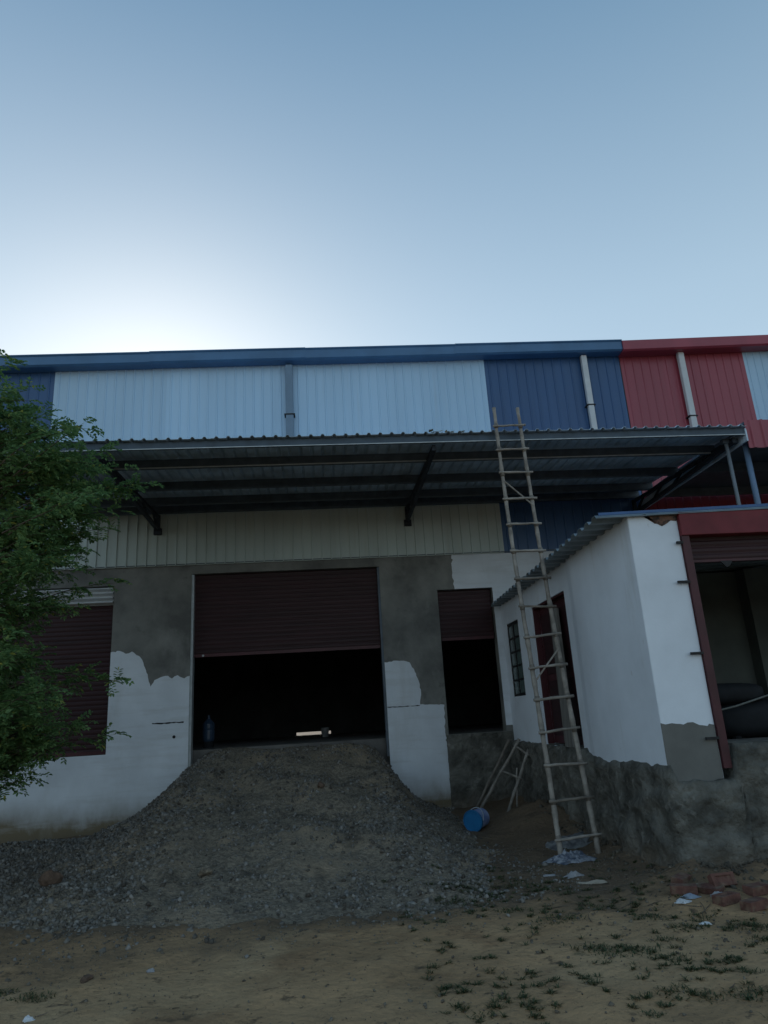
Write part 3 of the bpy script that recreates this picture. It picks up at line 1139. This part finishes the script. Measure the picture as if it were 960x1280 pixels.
# thin bright blue flashing along the front edge
b = MB()
b.add([(2.96, 6.955, 3.588), (9.6, 6.955, 3.728), (9.6, 6.968, 3.728), (2.96, 6.968, 3.588), (2.96, 6.955, 3.618), (9.6, 6.955, 3.758), (9.6, 6.968, 3.758), (2.96, 6.968, 3.618)],
      [(0, 1, 5, 4), (4, 5, 6, 7), (0, 4, 7, 3), (3, 7, 6, 2), (0, 3, 2, 1)])
b.build('edge_flashing', mat('blue_flashing', (0.05, 0.12, 0.28), 0.4, var=0.1), rm)

# red beam, frame, rolled shutter, opening
MB().box(3.862, 9.0, RY - 0.05, RY + 0.20, 3.345, 3.60).build('lintel_beam', red_beam, rm, bevel=0.006)
fr = MB().box(3.862, 3.945, RY - 0.03, RY + 0.10, 0.985, 3.343).build('shutter_guide', maroon_paint, rm)
for z in (3.268, 2.842, 2.10, 1.27):
    MB().beam((3.725 if z < 3.2 else 3.79, RY - 0.035, z), (3.861, RY - 0.03, z), 0.022, 0.026).build('hold_fast', black_iron, fr)
sc = shutter(rm, 3.95, 8.9, 3.09, 3.345, RY + 0.10, maroon, pitch=0.075)
MB().box(3.95, 8.9, RY + 0.075, RY + 0.125, 3.065, 3.092).build('bottom_rail', maroon_paint, sc)
MB().add([(4.30, RY + 0.07, 3.07), (4.44, RY + 0.07, 3.07), (4.40, RY + 0.07, 3.015), (4.36, RY + 0.07, 3.0), (4.30, RY + 0.09, 3.07), (4.44, RY + 0.09, 3.07), (4.40, RY + 0.09, 3.015), (4.36, RY + 0.09, 3.0)],
         [(0, 3, 2, 1), (4, 5, 6, 7), (0, 1, 5, 4), (1, 2, 6, 5), (2, 3, 7, 6), (3, 0, 4, 7)]).build('pull_handle', black_iron, sc)
MB().box(3.96, 9.4, RY + 0.02, 12.9, 0.3, 1.195).build('floor', dirt_floor, rm)
MB().box(3.58, 9.4, 10.6, 10.8, 1.0, 3.58).build('back_wall', inside_wall, rm)
MB().box(6.62, 7.1, 10.35, 10.598, 1.196, 3.58).build('pilaster', inside_wall, rm)
MB().box(9.0, 9.2, RY, 12.9, 0.6, 3.60).build('end_wall', room_paint, rm)

# ------------------------------------------------------------------ dark machine inside the open room
mc = thing('machine', 'dark bulky machine with rounded hood and pale strip inside the open red framed room', 'machine', (4.9, 8.3, 1.2))


def lump(name, cx, cy, cz_, rx, ry, rz, m, parent, p=2.6, nu=28, nv=16, tilt=0.0):
    b = MB()
    for j in range(nv + 1):
        a = -math.pi / 2 + math.pi * j / nv
        for i in range(nu):
            t = 2 * math.pi * i / nu

            def se(c): return math.copysign(abs(c) ** (2 / p), c)
            x, y, z = rx * se(math.cos(a)) * se(math.cos(t)), ry * se(math.cos(a)) * se(math.sin(t)), rz * se(math.sin(a))
            b.v.append((cx + x, cy + y, cz_ + z + tilt * x))
    for j in range(nv):
        for i in range(nu):
            k = j * nu + i
            k2 = j * nu + (i + 1) % nu
            b.f.append((k, k2, k2 + nu, k + nu))
    return b.build(name, m, parent, smooth=True)


lump('hood', 4.62, 8.2, 1.685, 0.42, 0.42, 0.125, machine_black, mc, 3.4, tilt=-0.02)
lump('body', 4.95, 8.2, 1.40, 0.62, 0.42, 0.215, machine_black, mc, 3.2)
MB().tube([(4.15, 7.80, 1.48), (4.55, 7.76, 1.55), (5.03, 7.76, 1.665), (5.07, 7.9, 1.68)], 0.011, 6).build('trim_strip', cord_grey, mc, smooth=True)
for x in (4.6, 5.3):
    MB().tube([(x, 7.95, 1.20), (x, 7.95, 1.30)], 0.05, 10).build('foot', machine_black, mc)

# ------------------------------------------------------------------ inside the warehouse: water jar on a stand, bucket
wj = thing('water_jar', 'pale blue water jar standing just inside the main shutter', 'jar', (-2.28, 14.3, 1.30))


def lathe(name, prof, c, m, parent, n=16):
    b = MB()
    for r_, z in prof:
        for i in range(n):
            a = 2 * math.pi * i / n
            b.v.append((c[0] + r_ * math.cos(a), c[1] + r_ * math.sin(a), c[2] + z))
    for j in range(len(prof) - 1):
        for i in range(n):
            k, k2 = j * n + i, j * n + (i + 1) % n
            b.f.append((k, k2, k2 + n, k + n))
    b.f.append(tuple(reversed(range(n))))
    e = (len(prof) - 1) * n
    b.f.append(tuple(e + i for i in range(n)))
    return b.build(name, m, parent, smooth=False)


lathe('stand', [(0.10, 0), (0.10, 0.12)], (-2.28, 14.3, 1.30), machine_black, wj)
lathe('body', [(0.10, 0.12), (0.115, 0.16), (0.115, 0.30), (0.108, 0.33), (0.115, 0.36), (0.115, 0.44), (0.05, 0.52), (0.03, 0.54), (0.03, 0.60)], (-2.28, 14.3, 1.30), bottle_blue, wj)
tag(lathe('bucket', [(0.075, 0), (0.10, 0.20), (0.105, 0.20), (0.105, 0.215), (0.09, 0.215), (0.085, 0.19)], (-0.06, 17.6, 1.30), grey_scrap, None), 'small pale bucket on the dark floor before the lit gap', 'bucket')

# ------------------------------------------------------------------ bamboo ladder
ld = thing('bamboo_ladder', 'tall bamboo ladder leaning against the canopy edge', 'ladder', (2.74, 8.36, 0.0))
rnd = random.Random(21)
LB, RB = Vector((2.525, 8.37, 0.0)), Vector((2.955, 8.36, 0.02))
LT, RT = Vector((2.575, 9.15, 5.88)), Vector((2.905, 9.15, 5.87))


def rail(a, b, sd):
    r_ = random.Random(sd)
    n = 60
    pts, rad = [], []
    for i in range(n + 1):
        t = i / n
        p = a.lerp(b, t)
        p += Vector((0.02 * math.sin(t * 5 + sd) + r_.uniform(-.002, .002), 0.025 * math.sin(t * math.pi), 0))
        base = 0.031 - 0.008 * t
        knot = (i % 5 == 0)
        pts.append(p)
        rad.append(base * (1.22 if knot else 1.0) + r_.uniform(-0.001, 0.001))
    return pts, rad


rails = [rail(LB, LT, 1), rail(RB, RT, 2)]
for pts, rad in rails:
    MB().tube(pts, rad, 9).build('rail', bamboo, ld, smooth=True)


def rail_at(k, t):
    pts = rails[k][0]
    i = min(int(t * 60), 59)
    return pts[i].lerp(pts[i + 1], t * 60 - i)


nr = 15
for i in range(nr):
    t = 0.040 + (0.948 - 0.040) * i / (nr - 1)
    a = rail_at(0, t + rnd.uniform(-.003, .003)) + Vector((-0.055, -0.035, 0))
    c = rail_at(1, t + rnd.uniform(-.003, .003)) + Vector((0.065, -0.035, 0))
    n = 7
    pts = [a.lerp(c, k / n) + Vector((0, 0, rnd.uniform(-.004, .004))) for k in range(n + 1)]
    rad = [0.016 + rnd.uniform(-.002, .003) for _ in pts]
    rg = MB().tube(pts, rad, 8).build('rung', bamboo if rnd.random() > .25 else bamboo_dark, ld, smooth=True)
    for k in (0, 1):
        p = rail_at(k, t)
        MB().tube([p + Vector((0, 0, -0.028)), p + Vector((0, -0.012, 0.0)), p + Vector((0, 0, 0.028))], 0.033, 9).build('lashing', bamboo_dark, rg, smooth=True)
for (t0, t1, k) in ((0.80, 0.735, 0), (0.335, 0.40, 0)):
    MB().tube([rail_at(0, t0) + Vector((0, -.02, 0)), rail_at(1, t1) + Vector((0, -.02, 0))], 0.011, 7).build('brace', bamboo, ld)

# ------------------------------------------------------------------ short broken bamboo ladder in the corner
tr = thing('bamboo_trestle', 'short broken bamboo trestle leaning in the corner behind the blue bucket', 'trestle', (2.6, 12.0, 0.1))
poles = [((2.40, 12.10, 0.10), (3.25, 12.30, 1.17)), ((2.45, 12.50, 0.12), (3.20, 12.80, 1.15)), ((2.66, 11.28, 0.12), (3.27, 11.86, 1.02)), ((2.95, 11.75, 0.15), (3.05, 11.9, 0.75))]
for k, (a, c) in enumerate(poles):
    a, c = Vector(a), Vector(c)
    pts = [a.lerp(c, i / 12) + Vector((0.004 * math.sin(i * .9 + k), 0, 0.004 * math.cos(i + k))) for i in range(13)]
    MB().tube(pts, [0.024 * (1.2 if i % 4 == 0 else 1) if k < 3 else 0.014 for i in range(13)], 8).build('pole', bamboo if k != 1 else bamboo_dark, tr, smooth=True)
for t0, t1, h in ((0.55, 0.55, 0), (0.9, 0.92, 0)):
    a = Vector(poles[0][0]).lerp(Vector(poles[0][1]), t0)
    c = Vector(poles[2][0]).lerp(Vector(poles[2][1]), t1)
    d = (c - a) * 0.1
    MB().tube([a - d, a.lerp(c, .5) + Vector((0, 0, .01)), c + d], 0.017, 8).build('rung', bamboo, tr, smooth=True)

# ------------------------------------------------------------------ grey plank in the doorway
MBp = MB()
MBp.add([(3.27, 9.63, 1.12), (3.27, 9.98, 1.12), (3.31, 9.98, 1.12), (3.31, 9.63, 1.12), (3.36, 9.90, 3.04), (3.36, 10.22, 3.07), (3.40, 10.22, 3.07), (3.40, 9.90, 3.04)],
        [(0, 3, 2, 1), (4, 5, 6, 7), (0, 1, 5, 4), (1, 2, 6, 5), (2, 3, 7, 6), (3, 0, 4, 7)])
tag(MBp.build('plank', plank_wood, None, fix=True, bevel=0.004), 'grey upright plank propped in the dark red doorway behind the ladder', 'plank')

# ------------------------------------------------------------------ blue bucket on its side
gz = surf(1.98, 10.5)
bk = thing('paint_bucket', 'blue paint bucket lying on its side at the foot of the gravel ramp', 'bucket', (1.98, 10.5, gz))
ax = Vector((-0.62, -0.75, -0.06)).normalized()
c0 = Vector((2.06, 10.55, gz + 0.135))


def along(prof, n=22):
    sx = ax.cross(Vector((0, 0, 1))).normalized()
    sz = sx.cross(ax)
    b = MB()
    for r_, t in prof:
        for i in range(n):
            a = 2 * math.pi * i / n
            b.v.append(tuple(c0 + ax * t + sx * (r_ * math.cos(a)) + sz * (r_ * math.sin(a))))
    for j in range(len(prof) - 1):
        for i in range(n):
            k, k2 = j * n + i, j * n + (i + 1) % n
            b.f.append((k, k + n, k2 + n, k2))
    return b, n, len(prof)


b, n, q = along([(0.118, -0.15), (0.122, -0.145), (0.138, 0.12)])
b.f.append(tuple(range(n)))
b.build('body', bucket_pale, bk, fix=True)
b, n, q = along([(0.140, 0.105), (0.147, 0.108), (0.149, 0.14), (0.142, 0.15), (0.133, 0.147), (0.131, 0.136), (0.02, 0.134)])
b.f.append(tuple((q - 1) * n + i for i in range(n)))
b.build('lid', bucket_blue, bk, fix=True)
hp = []
for i in range(13):
    a = math.pi * i / 12
    sx = ax.cross(Vector((0, 0, 1))).normalized()
    hp.append(c0 + ax * (0.09 - 0.10 * math.sin(a)) + sx * (0.142 * math.cos(a)) + Vector((0, 0, 0.153 * math.sin(a))))
MB().tube(hp, 0.005, 6).build('handle', galv, bk, smooth=True)

# ------------------------------------------------------------------ bricks by the room
bl, bw, bh = 0.22, 0.105, 0.07


def brick_mesh(frog, frog_end=False):
    bm_ = bmesh.new()
    x, y, z = bl / 2, bw / 2, bh
    b = MB()
    b.box(-x, x, -y, y, 0, z)
    if frog:      # shallow hollow in the top face
        b.f.pop(1)
        k = len(b.v)
        fx, fy, dz = x * 0.68, y * 0.55, 0.012
        b.v += [(-fx, -fy, z), (fx, -fy, z), (fx, fy, z), (-fx, fy, z), (-fx * .9, -fy * .85, z - dz), (fx * .9, -fy * .85, z - dz), (fx * .9, fy * .85, z - dz), (-fx * .9, fy * .85, z - dz)]
        o = [4, 5, 6, 7]
        i_ = [k, k + 1, k + 2, k + 3]
        d = [k + 4, k + 5, k + 6, k + 7]
        for q in range(4):
            r_ = (q + 1) % 4
            b.f.append((o[q], o[r_], i_[r_], i_[q]))
            b.f.append((i_[q], i_[r_], d[r_], d[q]))
        b.f.append(tuple(d))
    bm_.free()
    return b.mesh('brick', brick_red, fix=True)


bmf, bmp = brick_mesh(True), brick_mesh(False)
BR = [((3.02, 6.50), 0.00, -25, 0, 'pale dusty brick lying nearest the white plastic scraps', bmp),
      ((3.24, 6.46), 0.00, -55, 12, 'tilted brick wedged in the middle of the pile by the plinth', bmp),
      ((3.36, 6.50), 0.04, 5, 62, 'brick standing on edge showing its square hollow, at the back of the pile', bmf),
      ((3.21, 6.16), 0.00, 22, 0, 'brick lying flat with its hollow up at the front of the pile', bmf),
      ((3.36, 6.02), 0.00, 24, 0, 'plain brick lying flat nearest the camera in the pile', bmp),
      ((3.56, 6.30), 0.00, 20, 4, 'brick half out of frame behind the plain front brick', bmp),
      ((3.12, 6.74), 0.00, 40, 8, 'brick half buried in soil behind the rest of the pile', bmp)]
for (x, y), dz, rz, tilt, lab, me in BR:
    o = link('brick', me)
    o.location = (x, y, ground_h(x, y) - 0.005 + dz)
    o.rotation_euler = (R(tilt), 0, R(rz))
    bv = o.modifiers.new('bevel', 'BEVEL')
    bv.width = 0.004
    bv.segments = 2
    bv.limit_method = 'ANGLE'
    tag(o, lab, 'brick', 'bricks dumped beside the plinth')

# ------------------------------------------------------------------ scraps, stones, cement bag


def crumple(name, c, sx, sy, h, m, lab, cat, seed, rz=0.0, amp=1.0, n=11, group=None):
    """crumpled sheet with thickness"""
    b = MB()
    for s_ in (1, 0):
        for j in range(n):
            for i in range(n):
                u, v = i / (n - 1) - .5, j / (n - 1) - .5
                e = 1 + 0.35 * fbm(u * 3 + seed, v * 3, seed)
                x, y = u * sx * e, v * sy * e
                X = c[0] + x * math.cos(rz) - y * math.sin(rz)
                Y = c[1] + x * math.sin(rz) + y * math.cos(rz)
                hump = max(0.0, 1 - (2 * u) ** 2) * max(0.0, 1 - (2 * v) ** 2)
                z = ground_h(X, Y) + 0.004 + h * hump * (0.5 + 0.9 * abs(fbm(u * 5 * amp + seed, v * 5 * amp, seed * 2))) + 0.004 * s_
                b.v.append((X, Y, z))
    nn = n * n
    for j in range(n - 1):
        for i in range(n - 1):
            a = j * n + i
            b.f.append((a, a + 1, a + n + 1, a + n))
            b.f.append((nn + a, nn + a + n, nn + a + n + 1, nn + a + 1))
    rim = [i for i in range(n)] + [j * n + n - 1 for j in range(1, n)] + [(n - 1) * n + i for i in range(n - 2, -1, -1)] + [j * n for j in range(n - 2, 0, -1)]
    for k in range(len(rim)):
        a, d = rim[k], rim[(k + 1) % len(rim)]
        b.f.append((a, nn + a, nn + d, d))
    return tag(b.build(name, m, fix=True), lab, cat, group)


crumple('cement_bag', (2.60, 8.28), 0.50, 0.42, 0.085, bag_mat, 'crumpled blue and white cement bag under the foot of the ladder', 'bag', 3, 0.4, 1.6, 17)
crumple('cement_bag', (2.86, 9.05), 0.55, 0.35, 0.08, mat('old_bag', (0.22, 0.22, 0.215), 0.8, col2=(0.08, 0.08, 0.085), scale=9), 'flattened grey cement bag behind the ladder by the plinth', 'bag', 5, 0.1, 1.4, 15)
crumple('plastic_scrap', (2.89, 6.28), 0.09, 0.10, 0.045, white_scrap, 'bright white folded scrap beside the bluish scrap near the bricks', 'scrap', 1, 0.6, 0.7, 5)
crumple('plastic_scrap', (3.01, 6.38), 0.12, 0.13, 0.04, mat('blue_scrap', (0.30, 0.35, 0.42), 0.6), 'bluish grey folded scrap between the white scrap and the bricks', 'scrap', 2, 0.2, 0.7, 5)
crumple('plastic_scrap', (2.80, 5.75), 0.085, 0.05, 0.03, white_scrap, 'small white scrap alone in the grass in front of the bricks', 'scrap', 6, -0.3, 0.7, 5)
crumple('wood_splinter', (3.10, 6.62), 0.24, 0.03, 0.02, mat('pale_wood', (0.33, 0.29, 0.23), 0.8), 'thin pale wood splinter behind the bluish scrap', 'splinter', 8, -0.1, 0.5, 5)
crumple('wood_splinter', (2.50, 7.27), 0.26, 0.05, 0.03, mat('pale_wood_chip', (0.36, 0.32, 0.26), 0.8), 'long pale wood chip on the soil in front of the ladder', 'splinter', 9, -0.25, 0.5, 6)
crumple('plaster_flake', (2.40, 7.55), 0.20, 0.09, 0.05, grey_scrap, 'curved grey plaster flake just behind the long pale wood chip', 'flake', 10, 0.3, 0.6, 6)
crumple('plaster_flake', (2.19, 7.70), 0.13, 0.06, 0.02, grey_scrap, 'flat grey plaster flake between gravel and cement bag', 'flake', 12, 0.0, 0.6, 5)
crumple('plaster_flake', (3.22, 6.30), 0.12, 0.06, 0.05, grey_scrap, 'small grey plaster block in front of the bricks', 'flake', 13, -0.5, 0.6, 5)
crumple('paper_scrap', (-1.33, 5.89), 0.055, 0.045, 0.02, grey_scrap, 'tiny pale scrap on the bare sand below the gravel edge', 'scrap', 14, 0.2, 0.6, 5)
crumple('paper_scrap', (-1.88, 5.14), 0.06, 0.04, 0.03, white_scrap, 'tiny white scrap at the bottom edge near the dark litter', 'scrap', 15, 0.7, 0.6, 5)


def rock(name, c, s, m, lab, seed, cat='stone', squash=0.7, group=None):
    bm_ = bmesh.new()
    bmesh.ops.create_icosphere(bm_, subdivisions=2, radius=1)
    for v in bm_.verts:
        k = 1 + 0.55 * fbm(v.co.x * 1.3 + seed * 3, v.co.y * 1.3, v.co.z * 1.3)
        v.co = Vector((v.co.x * s[0], v.co.y * s[1], v.co.z * s[2] * squash)) * k
    me = bpy.data.meshes.new(name)
    bm_.to_mesh(me)
    bm_.free()
    me.materials.append(m)
    o = link(name, me)
    o.location = (c[0], c[1], surf(c[0], c[1]) + s[2] * squash * 0.75)
    o.rotation_euler = (0, 0, seed * 1.3)
    return tag(o, lab, cat, group)


rock('stone', (-2.92, 8.30), (0.10, 0.07, 0.12), stone_brown, 'brown stone lying on the grey gravel spread under the tree', 0.5)
rock('stone', (-0.12, 10.6), (0.06, 0.05, 0.06), stone_brown, 'reddish brick fragment halfway up the gravel ramp', 1.2)
rock('stone', (-1.30, 8.1), (0.07, 0.06, 0.06), gravel_bed, 'dark lump of stone low on the gravel ramp', 2.1)
rock('stone', (-1.75, 5.80), (0.045, 0.035, 0.04), stone_brown, 'small dark clod on the bare sand below the gravel', 3.2)
# rubble at the foot of the plinth


def foot_sampler(r, n):
    out = []
    while len(out) < n:
        if r.random() < 0.45:
            x, y = RX - 0.05 - abs(r.normal(0, 0.22)), r.uniform(7.0, 11.5)
        else:
            x, y = r.uniform(3.2, 5.0), RY - 0.12 - abs(r.normal(0, 0.35))
        out.append((x, y, ground_h(x, y)))
    return np.array(out)


stones(900, foot_sampler, 0.008, 0.055, 'rubble_bits', mat('rubble_bit', (0.13, 0.115, 0.09), 0.95, col2=(0.05, 0.042, 0.033), scale=4), 'broken concrete and clods along the foot of the plinth', 17)

# dry sticks and straw lying about the corner
rs = random.Random(55)
b = MB()
for k in range(130):
    if k < 110:
        x, y = rs.uniform(1.6, 3.6), rs.uniform(6.0, 9.6)
    else:
        x, y = rs.uniform(-2.2, 3.0), rs.uniform(4.4, 6.2)
    a, l = rs.uniform(0, 3.14), (rs.uniform(0.04, 0.20) if k < 110 else rs.uniform(0.02, 0.07))
    p, q = (x, y), (x + l * math.cos(a), y + l * math.sin(a))
    m_ = ((p[0] + q[0]) / 2 + rs.uniform(-.01, .01), (p[1] + q[1]) / 2)
    b.tube([(c[0], c[1], surf(c[0], c[1]) + 0.006) for c in (p, m_, q)], [0.004, 0.0035, 0.002], 4)
o = b.build('twigs', mat('dry_twig', (0.16, 0.13, 0.10), 0.9, col2=(0.07, 0.055, 0.04), scale=8))
o['kind'] = 'stuff'
o['label'] = 'dry twigs and straw scattered on the earth'

# ------------------------------------------------------------------ grass on the soil


def grass_tufts():
    r_ = random.Random(31)
    V, F = [], []
    spots = [(1.99, 5.35, .34), (2.20, 5.20, .20), (1.80, 5.45, .2), (1.98, 4.63, .14), (2.17, 4.51, .16), (2.63, 5.68, .22), (1.12, 7.06, .20), (2.42, 4.45, .22), (1.80, 6.17, .3), (1.75, 7.49, .28),
             (1.58, 4.87, .1), (1.35, 7.3, .25), (2.0, 7.2, .3), (2.5, 6.0, .25), (2.35, 5.5, .16), (2.55, 5.0, .14), (1.25, 4.9, .08), (1.0, 5.2, .06), (2.9, 6.0, .2), (3.1, 5.6, .25), (1.5, 6.6, .2),
             (2.2, 6.5, .22), (0.9, 6.4, .08), (0.8, 4.6, .07), (2.55, 4.75, .12), (3.0, 5.3, .2), (-2.0, 5.5, .2), (-2.3, 5.7, .2), (1.1, 4.5, .06), (1.75, 4.4, .1)]
    k_ = 0
    while k_ < 420:
        x, y = r_.uniform(0.5, 3.3), r_.uniform(4.0, 8.2)
        if r_.random() < 0.12 + 1.6 * max(0, fbm(x * 1.3, y * 1.3, 41)):
            spots.append((x, y, r_.uniform(0.01, 0.06)))
            k_ += 1
    for (x, y, s) in spots:
        nb = int(150 * s / 0.2 * r_.uniform(0.5, 1.2)) + 3
        for _ in range(nb):
            a = r_.uniform(0, 6.283)
            d = s * 0.75 * r_.random() ** 0.8
            bx, by = x + d * math.cos(a), y + 0.6 * d * math.sin(a)
            z = surf(bx, by) - 0.005
            h = r_.uniform(0.008, 0.032)
            la = r_.uniform(0, 6.283)
            ln = r_.uniform(0.015, 0.06)
            w_ = r_.uniform(0.002, 0.0045)
            px, py = -math.sin(la) * w_, math.cos(la) * w_
            dx, dy = math.cos(la) * ln, math.sin(la) * ln
            k = len(V)
            V.extend([(bx - px, by - py, z), (bx + px, by + py, z), (bx + dx * .45 + px * .8, by + dy * .45 + py * .8, z + h * .7), (bx + dx * .45 - px * .8, by + dy * .45 - py * .8, z + h * .7), (bx + dx, by + dy, z + h * .85)])
            F.extend([(k, k + 1, k + 2, k + 3), (k + 3, k + 2, k + 4)])
    b = MB()
    b.v, b.f = V, F
    o = b.build('grass', grass_green)
    o['kind'] = 'stuff'
    o['label'] = 'low sparse grass tufts on the sandy soil near the bricks'


grass_tufts()

# ------------------------------------------------------------------ tree
TX, TY = -5.05, 8.3
tree = thing('tree', 'leafy green tree reaching in front of the warehouse wall at the left', 'tree', (TX, TY, 0))
rt = random.Random(77)
# widest reach of the crown (x at depth 8) by height
ENV = [(1.1, -3.15), (1.5, -2.95), (1.9, -2.75), (2.3, -2.80), (2.7, -3.10), (3.0, -3.0), (3.4, -2.75), (3.8, -2.60), (4.2, -2.42), (4.6, -2.50), (4.9, -2.85), (5.15, -3.25), (5.5, -3.42), (6.1, -3.7)]


def env(z):
    if z <= ENV[0][0]:
        return ENV[0][1]
    for (a, p), (c, q) in zip(ENV, ENV[1:]):
        if z <= c:
            return p + (q - p) * (z - a) / (c - a)
    return ENV[-1][1]


trunk = MB()
tp = [Vector((TX + 0.10 * math.sin(z * 0.9), TY + 0.12 * math.sin(z * 0.7 + 1), z)) for z in np.linspace(-0.1, 5.2, 14)]
trunk.tube(tp, [0.15 * (1 - 0.8 * i / 13) + 0.012 for i in range(14)], 12)
trunk.build('trunk', bark, tree, smooth=True)
tips = []
special = [(-2.01, 8.0, 4.46), (-2.35, 8.1, 4.72), (-2.69, 7.9, 5.14), (-2.95, 7.9, 5.15), (-2.32, 8.0, 4.13), (-2.37, 8.2, 3.33), (-2.25, 8.0, 2.21), (-2.22, 7.9, 1.65), (-2.55, 7.8, 1.80),
           (-2.6, 8.0, 2.30), (-3.0, 8.0, 1.45), (-3.05, 8.0, 1.28), (-3.45, 8, 5.72), (-2.2, 8.05, 4.42), (-2.5, 8.0, 4.9), (-2.45, 7.9, 3.9), (-3.3, 8.0, 5.4), (-2.45, 8.1, 4.45), (-2.6, 7.9, 4.30), (-2.75, 8.0, 3.05)]
for p in special:
    tips.append((Vector(p), True))
while len(tips) < 420:
    z = rt.uniform(1.25, 5.5)
    y = rt.gauss(8.1, 0.7)
    xm = env(z) * (y / 8.0) - 0.08
    x = xm - abs(rt.gauss(0, 0.75))
    if x < -7.2:
        continue
    tips.append((Vector((x, y, z)), False))
while len(tips) < 600:          # the far side of the crown, round the trunk
    z = rt.uniform(1.5, 5.5)
    a = rt.uniform(0, 6.283)
    d = (0.5 + 1.5 * math.sin((z - 1.2) / 4.6 * math.pi) ** 0.6) * math.sqrt(rt.random())
    p = Vector((TX + d * math.cos(a) - 0.4, TY + 0.9 * d * math.sin(a), z))
    if p.x < -4.3:
        tips.append((p, False))
branches = MB()
LV, LF = [], []


def leaflet(p, d, up, L_, w_):
    d = d.normalized()
    s = d.cross(up)
    if s.length < 1e-3:
        return
    s.normalize()
    n_ = s.cross(d)
    k = len(LV)
    fold = n_ * (w_ * 0.25)
    m1 = p + d * (L_ * 0.42)
    m2 = p + d * (L_ * 0.75)
    LV.extend([tuple(p), tuple(m1 + s * (w_ * .5) + fold), tuple(m2 + s * (w_ * .36) + fold), tuple(p + d * L_), tuple(m2 - s * (w_ * .36) + fold), tuple(m1 - s * (w_ * .5) + fold)])
    LF.extend([(k, k + 1, k + 2, k + 3), (k, k + 3, k + 4, k + 5)])


def rvec(s=1.0):
    return Vector((rt.uniform(-1, 1), rt.uniform(-1, 1), rt.uniform(-1, 1))) * s


def compound(p, d, L_):
    """pinnate leaf: pairs of oval leaflets along a drooping stalk"""
    d = d.normalized()
    up = (Vector((0, 0, 1)) + rvec(0.5)).normalized()
    s = d.cross(up)
    if s.length < .05:
        return
    s.normalize()
    n_ = rt.randint(4, 6)
    q = p.copy()
    dd = d.copy()
    for i in range(n_):
        q = q + dd * (L_ / n_)
        dd = (dd + Vector((0, 0, -0.10)) + rvec(0.05)).normalized()
        for sg in (-1, 1):
            ld_ = (s * sg + dd * 0.45 + rvec(0.25)).normalized()
            leaflet(q, ld_, (up + rvec(0.45)).normalized(), rt.uniform(0.040, 0.070), rt.uniform(0.024, 0.036))
    leaflet(q, dd, up, 0.05, 0.026)


def stalk(p, q, rad):
    """branch from p to q as bent polyline; returns points"""
    n_ = 7
    mid = rvec(0.10 * (q - p).length)
    pts = []
    for i in range(n_ + 1):
        t = i / n_
        pts.append(p.lerp(q, t) + mid * (4 * t * (1 - t)) * 0.5 + Vector((0, 0, 0.10 * (q - p).length * (4 * t * (1 - t)) * 0.5)))
    branches.tube(pts, [rad * (1 - 0.85 * i / n_) for i in range(n_ + 1)], 5, cap=False)
    return pts


for tip, sp in tips:
    zb = max(0.9, min(4.9, tip.z - rt.uniform(0.1, 0.9)))
    i = min(int((zb + 0.1) / 5.3 * 13), 12)
    root = tp[i].lerp(tp[i + 1], rt.random())
    hub = root.lerp(tip, rt.uniform(0.25, 0.5)) + rvec(0.2)
    if sp:
        hub = root.lerp(tip, 0.6)
    if sp or rt.random() < 0.35:
        stalk(root, hub, 0.022)
    pts = stalk(hub if (hub - tip).length < 1.3 else tip + (hub - tip).normalized() * 1.1, tip, 0.009)
    nl = rt.randint(11, 17) + (12 if sp else 0)
    for k in range(nl):
        t = rt.uniform(0.25, 1.0) if not sp else rt.uniform(0.1, 1.0)
        j = min(int(t * 7), 6)
        p = pts[j].lerp(pts[j + 1], t * 7 - j)
        d = (pts[-1] - pts[0]).normalized() * 0.6 + rvec(0.9) + Vector((0, 0, -0.05))
        compound(p, d, rt.uniform(0.10, 0.19))
    compound(pts[-1], pts[-1] - pts[-3], 0.15)
branches.build('branches', bark, tree, smooth=True)
cr = MB()
cr.v, cr.f = LV, LF
cr.build('crown', leaf_green, tree)
print('leaflets', len(LF) // 2)
